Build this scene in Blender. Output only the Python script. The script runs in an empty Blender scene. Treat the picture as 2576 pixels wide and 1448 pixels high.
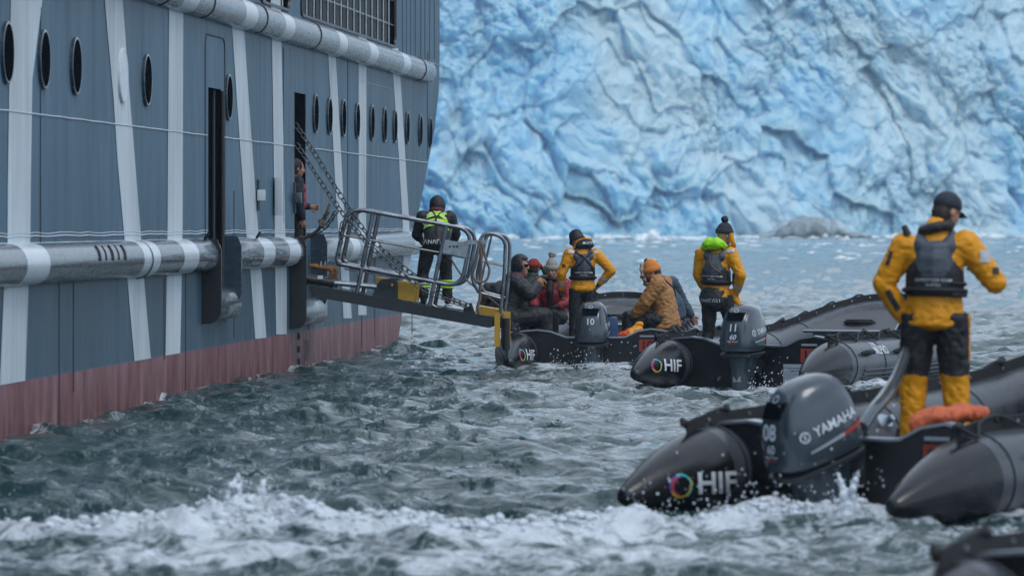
import bpy, bmesh, math, random
import numpy as np
from mathutils import Vector, Matrix, Quaternion
from mathutils.bvhtree import BVHTree

SC = bpy.context.scene
COL = SC.collection
random.seed(7); np.random.seed(7)

# ------------------------------------------------------------ camera, sky, sun, exposure
FPX = 13000.0; PCX = 1288.0; PHY = 560.0; EYE = 2.0
cam = bpy.data.cameras.new('camera'); camo = bpy.data.objects.new('camera', cam); COL.objects.link(camo)
camo.location = (0, 0, EYE); camo.rotation_euler = (math.radians(90), 0, 0)
cam.sensor_width = 36; cam.lens = FPX/2576*36
cam.shift_y = -(724-PHY)/2576
cam.clip_start = 0.5; cam.clip_end = 6000
cam.dof.use_dof = True; cam.dof.focus_distance = 68; cam.dof.aperture_fstop = 4.0
SC.camera = camo
world = bpy.data.worlds.new('World'); SC.world = world; world.use_nodes = True
wn = world.node_tree; wn.nodes.clear()
sky = wn.nodes.new('ShaderNodeTexSky'); sky.sky_type = 'NISHITA'; sky.sun_disc = False
SUN_EL = math.radians(58); SUN_AZ = math.radians(140)      # azimuth clockwise from +Y
sky.sun_elevation = SUN_EL; sky.sun_rotation = SUN_AZ
sky.air_density = 1.0; sky.dust_density = 2.5; sky.ozone_density = 1.5
bg = wn.nodes.new('ShaderNodeBackground'); bg.inputs[1].default_value = 0.15
wo = wn.nodes.new('ShaderNodeOutputWorld')
# high overcast: a soft uneven cloud layer over the clear sky
_tc = wn.nodes.new('ShaderNodeTexCoord'); _mp = wn.nodes.new('ShaderNodeMapping'); _mp.inputs['Scale'].default_value = (1, 1, 2.5)
_nz = wn.nodes.new('ShaderNodeTexNoise'); _nz.inputs['Scale'].default_value = 2.2; _nz.inputs['Detail'].default_value = 5
_cr = wn.nodes.new('ShaderNodeValToRGB'); _cr.color_ramp.elements[0].position = .35; _cr.color_ramp.elements[0].color = (.46, .57, .72, 1)
_cr.color_ramp.elements[1].position = .68; _cr.color_ramp.elements[1].color = (.90, 1.0, 1.13, 1)
_vm = wn.nodes.new('ShaderNodeVectorMath'); _vm.operation = 'SCALE'; _vm.inputs['Scale'].default_value = 6.6
_mx = wn.nodes.new('ShaderNodeMix'); _mx.data_type = 'RGBA'; _mx.inputs[0].default_value = .85
wn.links.new(_tc.outputs['Generated'], _mp.inputs[0]); wn.links.new(_mp.outputs[0], _nz.inputs['Vector']); wn.links.new(_nz.outputs[0], _cr.inputs[0])
wn.links.new(_cr.outputs[0], _vm.inputs[0]); wn.links.new(sky.outputs[0], _mx.inputs[6]); wn.links.new(_vm.outputs[0], _mx.inputs[7])
wn.links.new(_mx.outputs[2], bg.inputs[0]); wn.links.new(bg.outputs[0], wo.inputs[0])
sl = bpy.data.lights.new('sun', 'SUN'); sl.energy = 0.8; sl.angle = math.radians(25); sl.color = (1, .97, .93)
slo = bpy.data.objects.new('sun', sl); COL.objects.link(slo)
_sd = Vector((math.sin(SUN_AZ)*math.cos(SUN_EL), math.cos(SUN_AZ)*math.cos(SUN_EL), math.sin(SUN_EL)))
slo.rotation_euler = _sd.to_track_quat('Z', 'Y').to_euler()
SC.view_settings.view_transform = 'Standard'; SC.view_settings.look = 'None'
SC.view_settings.gamma = 1; SC.view_settings.use_curve_mapping = False
SC.view_settings.exposure = 0.36
SC.render.engine = 'CYCLES'

# ------------------------------------------------------------ helpers
def W(px, py, d):
    """bearing measured on the photograph + distance in metres -> point"""
    return Vector(((px-PCX)/FPX*d, d, EYE-(py-PHY)/FPX*d))

def tag(o, label=None, cat=None, group=None, kind=None):
    if label: o['label'] = label
    if cat: o['category'] = cat
    if group: o['group'] = group
    if kind: o['kind'] = kind
    return o

def empty(name, loc=(0,0,0), rot=(0,0,0)):
    o = bpy.data.objects.new(name, None); COL.objects.link(o)
    o.location = loc; o.rotation_euler = rot; o.empty_display_size = .2
    return o

def link_mesh(name, me, mats=None, parent=None, smooth=True):
    if mats is not None:
        for m in (mats if isinstance(mats, (list, tuple)) else [mats]): me.materials.append(m)
    if smooth and len(me.polygons):
        me.polygons.foreach_set('use_smooth', [True]*len(me.polygons))
    o = bpy.data.objects.new(name, me); COL.objects.link(o)
    if parent is not None: o.parent = parent
    return o

def from_bm(name, bm, mats=None, parent=None, smooth=True, autosmooth=None):
    me = bpy.data.meshes.new(name); bm.to_mesh(me); bm.free()
    o = link_mesh(name, me, mats, parent, smooth)
    if autosmooth: me.set_sharp_from_angle(angle=math.radians(autosmooth))
    return o

def from_np(name, V, Fq, mats=None, parent=None, smooth=True):
    me = bpy.data.meshes.new(name)
    V = np.asarray(V, dtype=np.float32); Fq = np.asarray(Fq, dtype=np.int32)
    me.vertices.add(len(V)); me.vertices.foreach_set('co', V.ravel())
    k = Fq.shape[1]
    me.loops.add(Fq.size); me.loops.foreach_set('vertex_index', Fq.ravel())
    me.polygons.add(len(Fq)); me.polygons.foreach_set('loop_start', np.arange(0, Fq.size, k, dtype=np.int32))
    me.polygons.foreach_set('loop_total', np.full(len(Fq), k, dtype=np.int32))
    me.update(calc_edges=True)
    return link_mesh(name, me, mats, parent, smooth)

def grid_faces(nr, nc):
    i = np.arange(nr*nc).reshape(nr, nc)
    return np.stack([i[:-1,:-1], i[:-1,1:], i[1:,1:], i[1:,:-1]], -1).reshape(-1, 4)

# material -----------------------------------------------------
def mat(name, color, rough=.5, metal=0, var=.0, vscale=3, stretch=(1,1,1), bump=0, bscale=20, coat=0, spec=None, var_col=None):
    m = bpy.data.materials.new(name); m.use_nodes = True
    nt = m.node_tree; b = nt.nodes['Principled BSDF']
    b.inputs['Base Color'].default_value = (*color, 1); b.inputs['Roughness'].default_value = rough
    b.inputs['Metallic'].default_value = metal; b.inputs['Coat Weight'].default_value = coat
    if spec is not None: b.inputs['Specular IOR Level'].default_value = spec
    tc = nt.nodes.new('ShaderNodeTexCoord')
    if var or var_col:
        mp = nt.nodes.new('ShaderNodeMapping'); mp.inputs['Scale'].default_value = stretch
        nt.links.new(tc.outputs['Object'], mp.inputs[0])
        n = nt.nodes.new('ShaderNodeTexNoise'); n.inputs['Scale'].default_value = vscale
        n.inputs['Detail'].default_value = 6; n.inputs['Roughness'].default_value = .65
        nt.links.new(mp.outputs[0], n.inputs['Vector'])
        r = nt.nodes.new('ShaderNodeValToRGB')
        c2 = var_col if var_col else tuple(c*(1+var) for c in color)
        c1 = tuple(c*(1-var) for c in color)
        r.color_ramp.elements[0].position = .35; r.color_ramp.elements[1].position = .65
        r.color_ramp.elements[0].color = (*c1, 1); r.color_ramp.elements[1].color = (*c2, 1)
        nt.links.new(n.outputs[0], r.inputs[0]); nt.links.new(r.outputs[0], b.inputs['Base Color'])
        mr = nt.nodes.new('ShaderNodeMapRange'); mr.inputs[3].default_value = max(.02, rough-.12); mr.inputs[4].default_value = min(1, rough+.12)
        nt.links.new(n.outputs[0], mr.inputs[0]); nt.links.new(mr.outputs[0], b.inputs['Roughness'])
    if bump:
        n2 = nt.nodes.new('ShaderNodeTexNoise'); n2.inputs['Scale'].default_value = bscale; n2.inputs['Detail'].default_value = 4
        nt.links.new(tc.outputs['Object'], n2.inputs['Vector'])
        bp = nt.nodes.new('ShaderNodeBump'); bp.inputs['Strength'].default_value = 1; bp.inputs['Distance'].default_value = bump
        nt.links.new(n2.outputs[0], bp.inputs['Height']); nt.links.new(bp.outputs[0], b.inputs['Normal'])
    return m

# numpy noise ----------------------------------------------------
_rng = np.random.RandomState(3)
_perm = _rng.permutation(512); _perm = np.concatenate([_perm]*4)
_g = _rng.randn(512, 3); _g /= np.linalg.norm(_g, axis=1)[:, None]
def pn(x, y, z=0.0):
    x, y, z = np.broadcast_arrays(np.asarray(x, float), np.asarray(y, float), np.asarray(z, float))
    xi = np.floor(x).astype(int); yi = np.floor(y).astype(int); zi = np.floor(z).astype(int)
    xf = x-xi; yf = y-yi; zf = z-zi
    u = xf**3*(xf*(xf*6-15)+10); v = yf**3*(yf*(yf*6-15)+10); w = zf**3*(zf*(zf*6-15)+10)
    out = 0
    for dx in (0, 1):
        for dy in (0, 1):
            for dz in (0, 1):
                h = _perm[(_perm[(_perm[(xi+dx) & 511]+yi+dy) & 511]+zi+dz) & 511]
                g = _g[h]
                d = g[..., 0]*(xf-dx)+g[..., 1]*(yf-dy)+g[..., 2]*(zf-dz)
                out = out + d*(u if dx else 1-u)*(v if dy else 1-v)*(w if dz else 1-w)
    return out*1.6
def fbm(x, y, z=0.0, o=4, lac=2.0, gain=.5):
    a = 1; s = 0
    for i in range(o):
        s = s+a*pn(x*lac**i+i*17.3, y*lac**i+i*9.1, z*lac**i+i*5.7); a *= gain
    return s
def sstep(a, b, x):
    t = np.clip((x-a)/(b-a), 0, 1); return t*t*(3-2*t)

# primitives -----------------------------------------------------
def add_box(bm, c, s, R=None, bevel=0):
    r = bmesh.ops.create_cube(bm, size=1)
    M = Matrix.Translation(c) @ ((R.to_4x4() if R is not None else Matrix.Identity(4))) @ Matrix.Diagonal((*s, 1))
    bmesh.ops.transform(bm, matrix=M, verts=r['verts'])
    if bevel:
        es = list({e for v in r['verts'] for e in v.link_edges})
        bmesh.ops.bevel(bm, geom=es, offset=bevel, segments=2, affect='EDGES', profile=.6)
def box(name, c, s, m, parent=None, R=None, bevel=0):
    bm = bmesh.new(); add_box(bm, c, s, R, bevel)
    return from_bm(name, bm, m, parent, smooth=bool(bevel), autosmooth=40 if bevel else None)

def sweep(bm, pts, rad, seg=8, cap=True, closed=False, up=None):
    pts = [Vector(p) for p in pts]; n = len(pts)
    if not hasattr(rad, '__len__'): rad = [rad]*n
    rings = []; prev = None
    for i, p in enumerate(pts):
        a = pts[i-1] if i > 0 else (pts[-1] if closed else pts[0]); b = pts[(i+1) % n] if (i < n-1 or closed) else pts[-1]
        t = (b-a); t = t.normalized() if t.length > 1e-9 else Vector((0, 0, 1))
        if prev is None:
            u0 = Vector(up) if up else (Vector((0, 0, 1)) if abs(t.z) < .9 else Vector((1, 0, 0)))
        else: u0 = prev
        s = t.cross(u0); s = s.normalized() if s.length > 1e-6 else t.orthogonal().normalized()
        u = s.cross(t).normalized(); prev = u
        r = rad[i]
        if hasattr(r, '__len__'): rs, ru = r
        else: rs = ru = r
        rings.append([bm.verts.new(p+s*(rs*math.cos(2*math.pi*k/seg))+u*(ru*math.sin(2*math.pi*k/seg))) for k in range(seg)])
    m = n if closed else n-1
    for i in range(m):
        A = rings[i]; B = rings[(i+1) % n]
        for k in range(seg):
            bm.faces.new((A[k], A[(k+1) % seg], B[(k+1) % seg], B[k]))
    if cap and not closed:
        bm.faces.new(rings[0][::-1]); bm.faces.new(rings[-1])
    return rings
def tube(name, pts, rad, m, parent=None, seg=8, closed=False):
    bm = bmesh.new(); sweep(bm, pts, rad, seg, closed=closed)
    bmesh.ops.recalc_face_normals(bm, faces=bm.faces)
    return from_bm(name, bm, m, parent, autosmooth=50)
def smooth_path(pts, n=6, closed=False):
    pts = [Vector(p) for p in pts]; out = []
    N = len(pts); rng = range(N if closed else N-1)
    for i in rng:
        p0 = pts[(i-1) % N] if (closed or i > 0) else pts[0]; p1 = pts[i]; p2 = pts[(i+1) % N]; p3 = pts[(i+2) % N] if (closed or i < N-2) else pts[-1]
        for k in range(n):
            t = k/n
            out.append(.5*((2*p1)+(p2-p0)*t+(2*p0-5*p1+4*p2-p3)*t*t+(3*p1-p0-3*p2+p3)*t**3))
    if not closed: out.append(pts[-1])
    return out
def round_poly(pts, r, n=5, closed=False):
    pts = [Vector(p) for p in pts]; N = len(pts); out = []
    for i, p in enumerate(pts):
        if not closed and i in (0, N-1): out.append(p); continue
        a = pts[i-1]-p; b = pts[(i+1) % N]-p
        ra = min(r, a.length*.45, b.length*.45)
        A = p+a.normalized()*ra; B = p+b.normalized()*ra
        for k in range(n+1):
            t = k/n; out.append(A*(1-t)**2+p*2*t*(1-t)+B*t*t)
    return out
def prism(bm, poly, thick_vec):
    """solid from a planar outline and a thickness vector"""
    t = Vector(thick_vec)
    A = [bm.verts.new(Vector(p)) for p in poly]; B = [bm.verts.new(Vector(p)+t) for p in poly]
    n = len(A)
    bm.faces.new(A); bm.faces.new(B[::-1])
    for i in range(n): bm.faces.new((A[i], B[i], B[(i+1) % n], A[(i+1) % n]))
def add_prism(name, poly, t, m, parent=None):
    bm = bmesh.new(); prism(bm, poly, t); bmesh.ops.recalc_face_normals(bm, faces=bm.faces)
    return from_bm(name, bm, m, parent, smooth=False)

# icosphere template ----------------------------------------------
def _ico(sub):
    bm = bmesh.new(); bmesh.ops.create_icosphere(bm, subdivisions=sub, radius=1)
    V = np.array([v.co[:] for v in bm.verts]); Fq = np.array([[v.index for v in f.verts] for f in bm.faces]); bm.free()
    return V, Fq
ICO1 = _ico(1); ICO2 = _ico(2); ICO3 = _ico(3)
class Blob:
    """collects ellipsoids and tapered limbs; mesh() merges them to one continuous skin"""
    def __init__(s): s.V = []; s.F = []; s.n = 0
    def raw(s, V, Fq): s.V.append(V); s.F.append(Fq+s.n); s.n += len(V)
    def ell(s, c, r, R=None, T=ICO2):
        r = np.array(r if hasattr(r, '__len__') else (r, r, r), float)
        V = T[0]*r
        if R is not None: V = V @ np.array(R).T
        s.raw(V+np.array(c, float), T[1])
    def limb(s, pts, rad, R=None):
        pts = [Vector(p) for p in pts]
        for i in range(len(pts)-1):
            a, b = pts[i], pts[i+1]; ra, rb = rad[i], rad[i+1]
            L = (b-a).length; n = max(2, int(L/(min(np.min(ra), np.min(rb))*.4))+1)
            for k in range(n+1):
                t = k/n; rr = np.array(ra)*(1-t)+np.array(rb)*t
                s.ell(a.lerp(b, t), rr, R)
    def build(s, name, voxel, m=None, parent=None, smooth=3, wr=0, wscale=10, wstretch=(1,1,1), seed=0):
        V = np.concatenate(s.V); Fq = np.concatenate(s.F)
        me = bpy.data.meshes.new(name); me.from_pydata(V.tolist(), [], Fq.tolist())
        o = bpy.data.objects.new(name, me); COL.objects.link(o)
        md = o.modifiers.new('r', 'REMESH'); md.mode = 'VOXEL'; md.voxel_size = voxel
        if smooth:
            ms = o.modifiers.new('s', 'SMOOTH'); ms.iterations = smooth; ms.factor = .5
        dg = bpy.context.evaluated_depsgraph_get(); ev = o.evaluated_get(dg)
        nm = bpy.data.meshes.new_from_object(ev); bpy.data.objects.remove(o); bpy.data.meshes.remove(me)
        nm.name = name
        if wr:
            n = len(nm.vertices); co = np.empty(n*3); nm.vertices.foreach_get('co', co); co = co.reshape(-1, 3)
            no = np.empty(n*3); nm.vertices.foreach_get('normal', no); no = no.reshape(-1, 3)
            q = co*wscale*np.array(wstretch)+seed*7.7
            warp = pn(q[:,0]*.5+31, q[:,1]*.5, q[:,2]*.5)
            d = -np.abs(pn(q[:,0]+warp, q[:,1]+warp, q[:,2]+warp*1.5))*1.2+.3+.5*pn(q[:,0]*2.1, q[:,1]*2.1, q[:,2]*2.3)
            co = co+no*(d*wr)[:, None]
            nm.vertices.foreach_set('co', co.ravel()); nm.update()
        return link_mesh(name, nm, m, parent)

# decals: lettering and flat marks laid on a surface ----------------------
def bvh_of(objs):
    vs = []; fs = []; n = 0
    for o in objs:
        me = o.data
        vs += [v.co.copy() for v in me.vertices]; fs += [[i+n for i in p.vertices] for p in me.polygons]; n = len(vs)
    return BVHTree.FromPolygons(vs, fs)
def text_bm(txt, size=1.0, bold=0.0, align='CENTER', shear=0, ext=None):
    c = bpy.data.curves.new('t', 'FONT'); c.body = txt; c.size = size; c.align_x = align; c.align_y = 'CENTER'
    c.offset = bold*size; c.shear = shear; c.resolution_u = 3
    o = bpy.data.objects.new('t', c); COL.objects.link(o)
    dg = bpy.context.evaluated_depsgraph_get(); me = bpy.data.meshes.new_from_object(o.evaluated_get(dg))
    bm = bmesh.new(); bm.from_mesh(me); bpy.data.objects.remove(o); bpy.data.meshes.remove(me)
    bmesh.ops.triangulate(bm, faces=bm.faces)
    return bm
def poly_bm(poly, maxlen=.05):
    bm = bmesh.new(); bm.faces.new([bm.verts.new((x, y, 0)) for x, y in poly]); bmesh.ops.triangulate(bm, faces=bm.faces); return bm
def arc_bm(c, r, w, a0, a1, n=14, w1=None, sq=1):
    bm = bmesh.new(); prev = None
    for i in range(n+1):
        t = i/n; a = math.radians(a0+(a1-a0)*t); ww = w*(1-t)+(w if w1 is None else w1)*t
        rr = r
        p = [bm.verts.new((c[0]+(rr+s*ww/2)*math.cos(a)*sq, c[1]+(rr+s*ww/2)*math.sin(a), 0)) for s in (-1, 1)]
        if prev: bm.faces.new((prev[0], prev[1], p[1], p[0]))
        prev = p
    return bm
def decal(name, bm, bvh, O, R, U, m, parent, off=.006, maxlen=.05, fallback=True):
    """O origin, R right, U up; the marks are pressed onto the surface along -(R x U)"""
    O = Vector(O); R = Vector(R).normalized(); U = Vector(U).normalized(); D = -(R.cross(U)).normalized()
    for _ in range(5):
        es = [e for e in bm.edges if e.calc_length() > maxlen]
        if not es: break
        bmesh.ops.subdivide_edges(bm, edges=es, cuts=1, use_grid_fill=False)
        bmesh.ops.triangulate(bm, faces=bm.faces)
    dead = []
    for v in bm.verts:
        p = O+R*v.co.x+U*v.co.y
        h, nrm, idx, dist = bvh.ray_cast(p-D*.6, D, 1.6)
        if h is None:
            dead.append(v); continue
        if nrm.dot(D) > 0: nrm = -nrm
        v.co = h-D*off*.6+nrm*off*.6
    bmesh.ops.delete(bm, geom=dead, context='VERTS')
    for f in bm.faces:
        f.normal_update()
        if f.normal.dot(D) > 0: f.normal_flip()
    return from_bm(name, bm, m, parent, smooth=True)

# ------------------------------------------------------------ water
def ocean_tile(N, L, V, wdir, rms, cut, seed, lam=1.15, cross=.35):
    rs = np.random.RandomState(seed)
    k1 = np.fft.fftfreq(N, 1.0/N)*2*np.pi/L
    kx, ky = np.meshgrid(k1, k1, indexing='xy'); k = np.sqrt(kx**2+ky**2); k[0, 0] = 1e9
    Lp = V*V/9.81; c = (kx*wdir[0]+ky*wdir[1])/k
    P = np.exp(-1/(k*Lp)**2)/k**3.6*(cross+(1-cross)*c*c)*np.exp(-(k*cut)**2)
    P[0, 0] = 0
    h = (rs.randn(N, N)+1j*rs.randn(N, N))*np.sqrt(P)
    z = np.real(np.fft.ifft2(h)); s = rms/z.std()
    dx = np.real(np.fft.ifft2(-1j*kx/k*h)); dy = np.real(np.fft.ifft2(-1j*ky/k*h))
    return z*s, dx*s*lam, dy*s*lam
def samp(T, L, x, y):
    N = T.shape[0]; fx = (x/L*N) % N; fy = (y/L*N) % N
    i = fx.astype(int); j = fy.astype(int); u = fx-i; v = fy-j; i %= N; j %= N; i2 = (i+1) % N; j2 = (j+1) % N
    return (T[j, i]*(1-u)*(1-v)+T[j, i2]*u*(1-v)+T[j2, i]*(1-u)*v+T[j2, i2]*u*v)
OA = ocean_tile(1024, 47.0, 1.55, (.45, .89), .045, .06, 11, lam=.75, cross=.2)
OB = ocean_tile(512, 13.0, .7, (.75, .66), .0075, .03, 12, lam=.6, cross=.3)
OC = ocean_tile(512, 260.0, 3.4, (.5, .86), .035, .6, 13, lam=.5)

# wake of the nearest boat: a broken white ridge (world metres)
WK = [W(a, b, 26000/(b-560)) for a, b in ((-1500,1362),(-600,1358),(0,1352),(350,1346),(620,1335),(900,1338),(1250,1345),(1600,1330),(1900,1312),(2080,1300))]
WKX = np.array([p.x for p in WK]); WKY = np.array([p.y for p in WK])
def water_parts(x, y):
    """wave offset (dx,dy,dz) and foam 0..1 at rest position x,y"""
    d = np.maximum(y, 5)
    fa = 1-.45*sstep(120, 420, d); fb = 1-sstep(60, 140, d)
    z = samp(OA[0], 47, x, y)*fa+samp(OB[0], 13, x, y)*fb+samp(OC[0], 260, x, y)
    dx = samp(OA[1], 47, x, y)*fa+samp(OB[1], 13, x, y)*fb
    dy = samp(OA[2], 47, x, y)*fa+samp(OB[2], 13, x, y)*fb
    # gentle calmer patches
    cal = .82+.3*pn(x*.07+5, y*.05)
    z *= cal
    # wake
    yc = np.interp(x, WKX, WKY)+.25*pn(x*1.1, 3.3)+.1*pn(x*3.1, 8.3)
    t = (y-yc)
    endf = 1-sstep(2.2, 3.4, x)
    prof = np.where(t < 0, np.exp(-(t/.75)**2), np.exp(-(t/.38)**2))
    hgt = .055+.075*np.exp(-((x+1.9)/.75)**2)+.03*sstep(-1, 2, x)+.025*pn(x*1.3, 1.7)
    lump = .6+.9*np.abs(pn(x*2.6, y*2.0, 2))+.35*np.abs(pn(x*7, y*5, 4))
    z = z+prof*hgt*lump*endf
    foam = 1.0*np.where(t < 0, np.exp(-(t/1.12)**2), np.exp(-(t/.55)**2))*endf
    foam = foam*(.95+.7*pn(x*2.2, y*1.4, 9))+.0
    # trailing, thinner foam in front of the ridge
    tr = np.exp(-((t+2.6)/1.7)**2)*.52*(.6+1.2*np.abs(pn(x*.8, y*.5, 5)))
    foam = np.maximum(foam, tr*endf)
    # churned water round the nearest boat
    q = np.exp(-(((x-3.1)/1.7)**2+((y-35.0)/2.0)**2))
    foam = np.maximum(foam, q*(.55+.6*pn(x*3, y*2, 3)))
    z = z+q*.035*np.abs(pn(x*6, y*5, 6))
    q2 = np.exp(-(((x-5.6)/2.6)**2+((y-33.4)/1.3)**2))
    foam = np.maximum(foam, q2*(.5+.5*pn(x*2, y*1.4, 3)))
    # little foam by the two farther boats
    for bx, by, sx, sy, a in ((1.1, 71.5, 1.6, 2.2, .55), (2.7, 62.3, 1.9, 1.6, .6), (4.6, 62.5, 2.2, 1.8, .35)):
        q3 = np.exp(-(((x-bx)/sx)**2+((y-by)/sy)**2)); foam = np.maximum(foam, q3*(a+.6*pn(x*3, y*1.2, 1)))
    # lapping foam along the plating
    hl = x-(-8.404+.0771*y); foam = np.maximum(foam, np.exp(-(hl/.16)**2)*sstep(40, 45, y)*(1-sstep(84, 86, y))*(.22+.6*pn(y*1.3, 4.4)))
    wh = np.exp(-(((x+4.15)/.12)**2+((y-53.0)/.5)**2)); z = z+wh*.07; 
    # slush between the floes and pale sky sheen painted as foam, thinning towards boats
    foam = np.maximum(foam, sstep(150, 560, y)*(.24+.35*pn(x*.25, y*.03, 3)+.25*pn(x*1.5, y*.12, 8)))
    return dx, dy, z, np.clip(foam, 0, 1)
def water_z(x, y):
    a = water_parts(np.array([float(x)]), np.array([float(y)])); return float(a[2][0])

rows = [7.0]
while rows[-1] < 2600: rows.append(rows[-1]*(1.0023 if 24 < rows[-1] < 120 else 1.0045))
rows = np.array(rows)
fin = np.arange(-.118, .1181, .00062)
side = [];  a = .118; st = .0012
while a < 2.2: a += st; st *= 1.13; side.append(a)
ang = np.concatenate([-np.array(side[::-1]), fin, np.array(side)])
GY, GA = np.meshgrid(rows, ang, indexing='ij'); GX = GY*GA
dx, dy, dz, foam = water_parts(GX.ravel(), GY.ravel())
VV = np.stack([GX.ravel()-dx, GY.ravel()-dy, dz], 1)
back = len(VV)
water = None
def mat_water():
    m = bpy.data.materials.new('sea_water'); m.use_nodes = True; nt = m.node_tree; L = nt.links
    b = nt.nodes['Principled BSDF']
    b.inputs['Base Color'].default_value = (.014, .042, .042, 1); b.inputs['Roughness'].default_value = .04; b.inputs['IOR'].default_value = 1.333
    tc = nt.nodes.new('ShaderNodeTexCoord')
    mp = nt.nodes.new('ShaderNodeMapping'); mp.inputs['Scale'].default_value = (1, .7, 1); mp.inputs['Rotation'].default_value = (0, 0, .5)
    L.new(tc.outputs['Object'], mp.inputs[0])
    def nz(sc, det, ro, dist, vec):
        n = nt.nodes.new('ShaderNodeTexNoise'); n.inputs['Scale'].default_value = sc; n.inputs['Detail'].default_value = det; n.inputs['Roughness'].default_value = ro; n.inputs['Distortion'].default_value = dist
        L.new(vec, n.inputs['Vector']); return n
    n1 = nz(2.6, 3, .5, .8, mp.outputs[0])
    bp = nt.nodes.new('ShaderNodeBump'); bp.inputs['Distance'].default_value = .075; L.new(n1.outputs[0], bp.inputs['Height'])
    n3 = nz(11, 5, .6, .5, mp.outputs[0])
    bp3 = nt.nodes.new('ShaderNodeBump'); bp3.inputs['Distance'].default_value = .018; L.new(n3.outputs[0], bp3.inputs['Height']); L.new(bp.outputs[0], bp3.inputs['Normal']); L.new(bp3.outputs[0], b.inputs['Normal'])
    at = nt.nodes.new('ShaderNodeAttribute'); at.attribute_name = 'foam'
    def mth(op, a, c, cl=False):
        q = nt.nodes.new('ShaderNodeMath'); q.operation = op; q.use_clamp = cl
        for v, i in ((a, 0), (c, 1)):
            if hasattr(v, 'links'): L.new(v, q.inputs[i])
            else: q.inputs[i].default_value = v
        return q.outputs[0]
    n2 = nz(7, 7, .65, .9, mp.outputs[0]); n4 = nz(3.2, 5, .6, 1.4, mp.outputs[0])
    web = mth('SUBTRACT', 1.0, mth('ABSOLUTE', mth('MULTIPLY', mth('SUBTRACT', n4.outputs[0], .5), 7.0), 0.0), True)     # thin lines
    val = mth('ADD', mth('MULTIPLY', web, .42), n2.outputs[0])
    thr = mth('SUBTRACT', 1.10, mth('MULTIPLY', at.outputs['Fac'], 1.0))
    mrn = nt.nodes.new('ShaderNodeMapRange'); mrn.inputs[1].default_value = -.09; mrn.inputs[2].default_value = .36; L.new(mth('SUBTRACT', val, thr), mrn.inputs[0])
    mr = mrn
    fb = nt.nodes.new('ShaderNodeBsdfPrincipled'); fb.inputs['Base Color'].default_value = (.60, .66, .72, 1); fb.inputs['Roughness'].default_value = .4
    fb.inputs['Subsurface Weight'].default_value = 0
    bp2 = nt.nodes.new('ShaderNodeBump'); bp2.inputs['Distance'].default_value = .05; L.new(n2.outputs[0], bp2.inputs['Height']); L.new(bp2.outputs[0], fb.inputs['Normal'])
    mx = nt.nodes.new('ShaderNodeMixShader'); L.new(mr.outputs[0], mx.inputs[0]); L.new(b.outputs[0], mx.inputs[1]); L.new(fb.outputs[0], mx.inputs[2])
    L.new(mx.outputs[0], nt.nodes['Material Output'].inputs[0])
    return m
M_WATER = mat_water()
water = from_np('water', VV, grid_faces(len(rows), len(ang)), M_WATER)
at = water.data.attributes.new('foam', 'FLOAT', 'POINT'); at.data.foreach_set('value', foam.astype(np.float32))
tag(water, 'choppy dark green sea water with pale reflections around the boats', kind='structure')
bm = bmesh.new()
vs = [bm.verts.new(p) for p in ((-4000,-4000,-.45),(4000,-4000,-.45),(4000,5000,-.45),(-4000,5000,-.45))]; bm.faces.new(vs)
sea = from_bm('sea_bed_water', bm, mat('deep_water', (.012,.038,.042), .1), smooth=False)
tag(sea, 'open sea surface continuing beyond the boats', kind='structure'); sea.name = 'sea'

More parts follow.
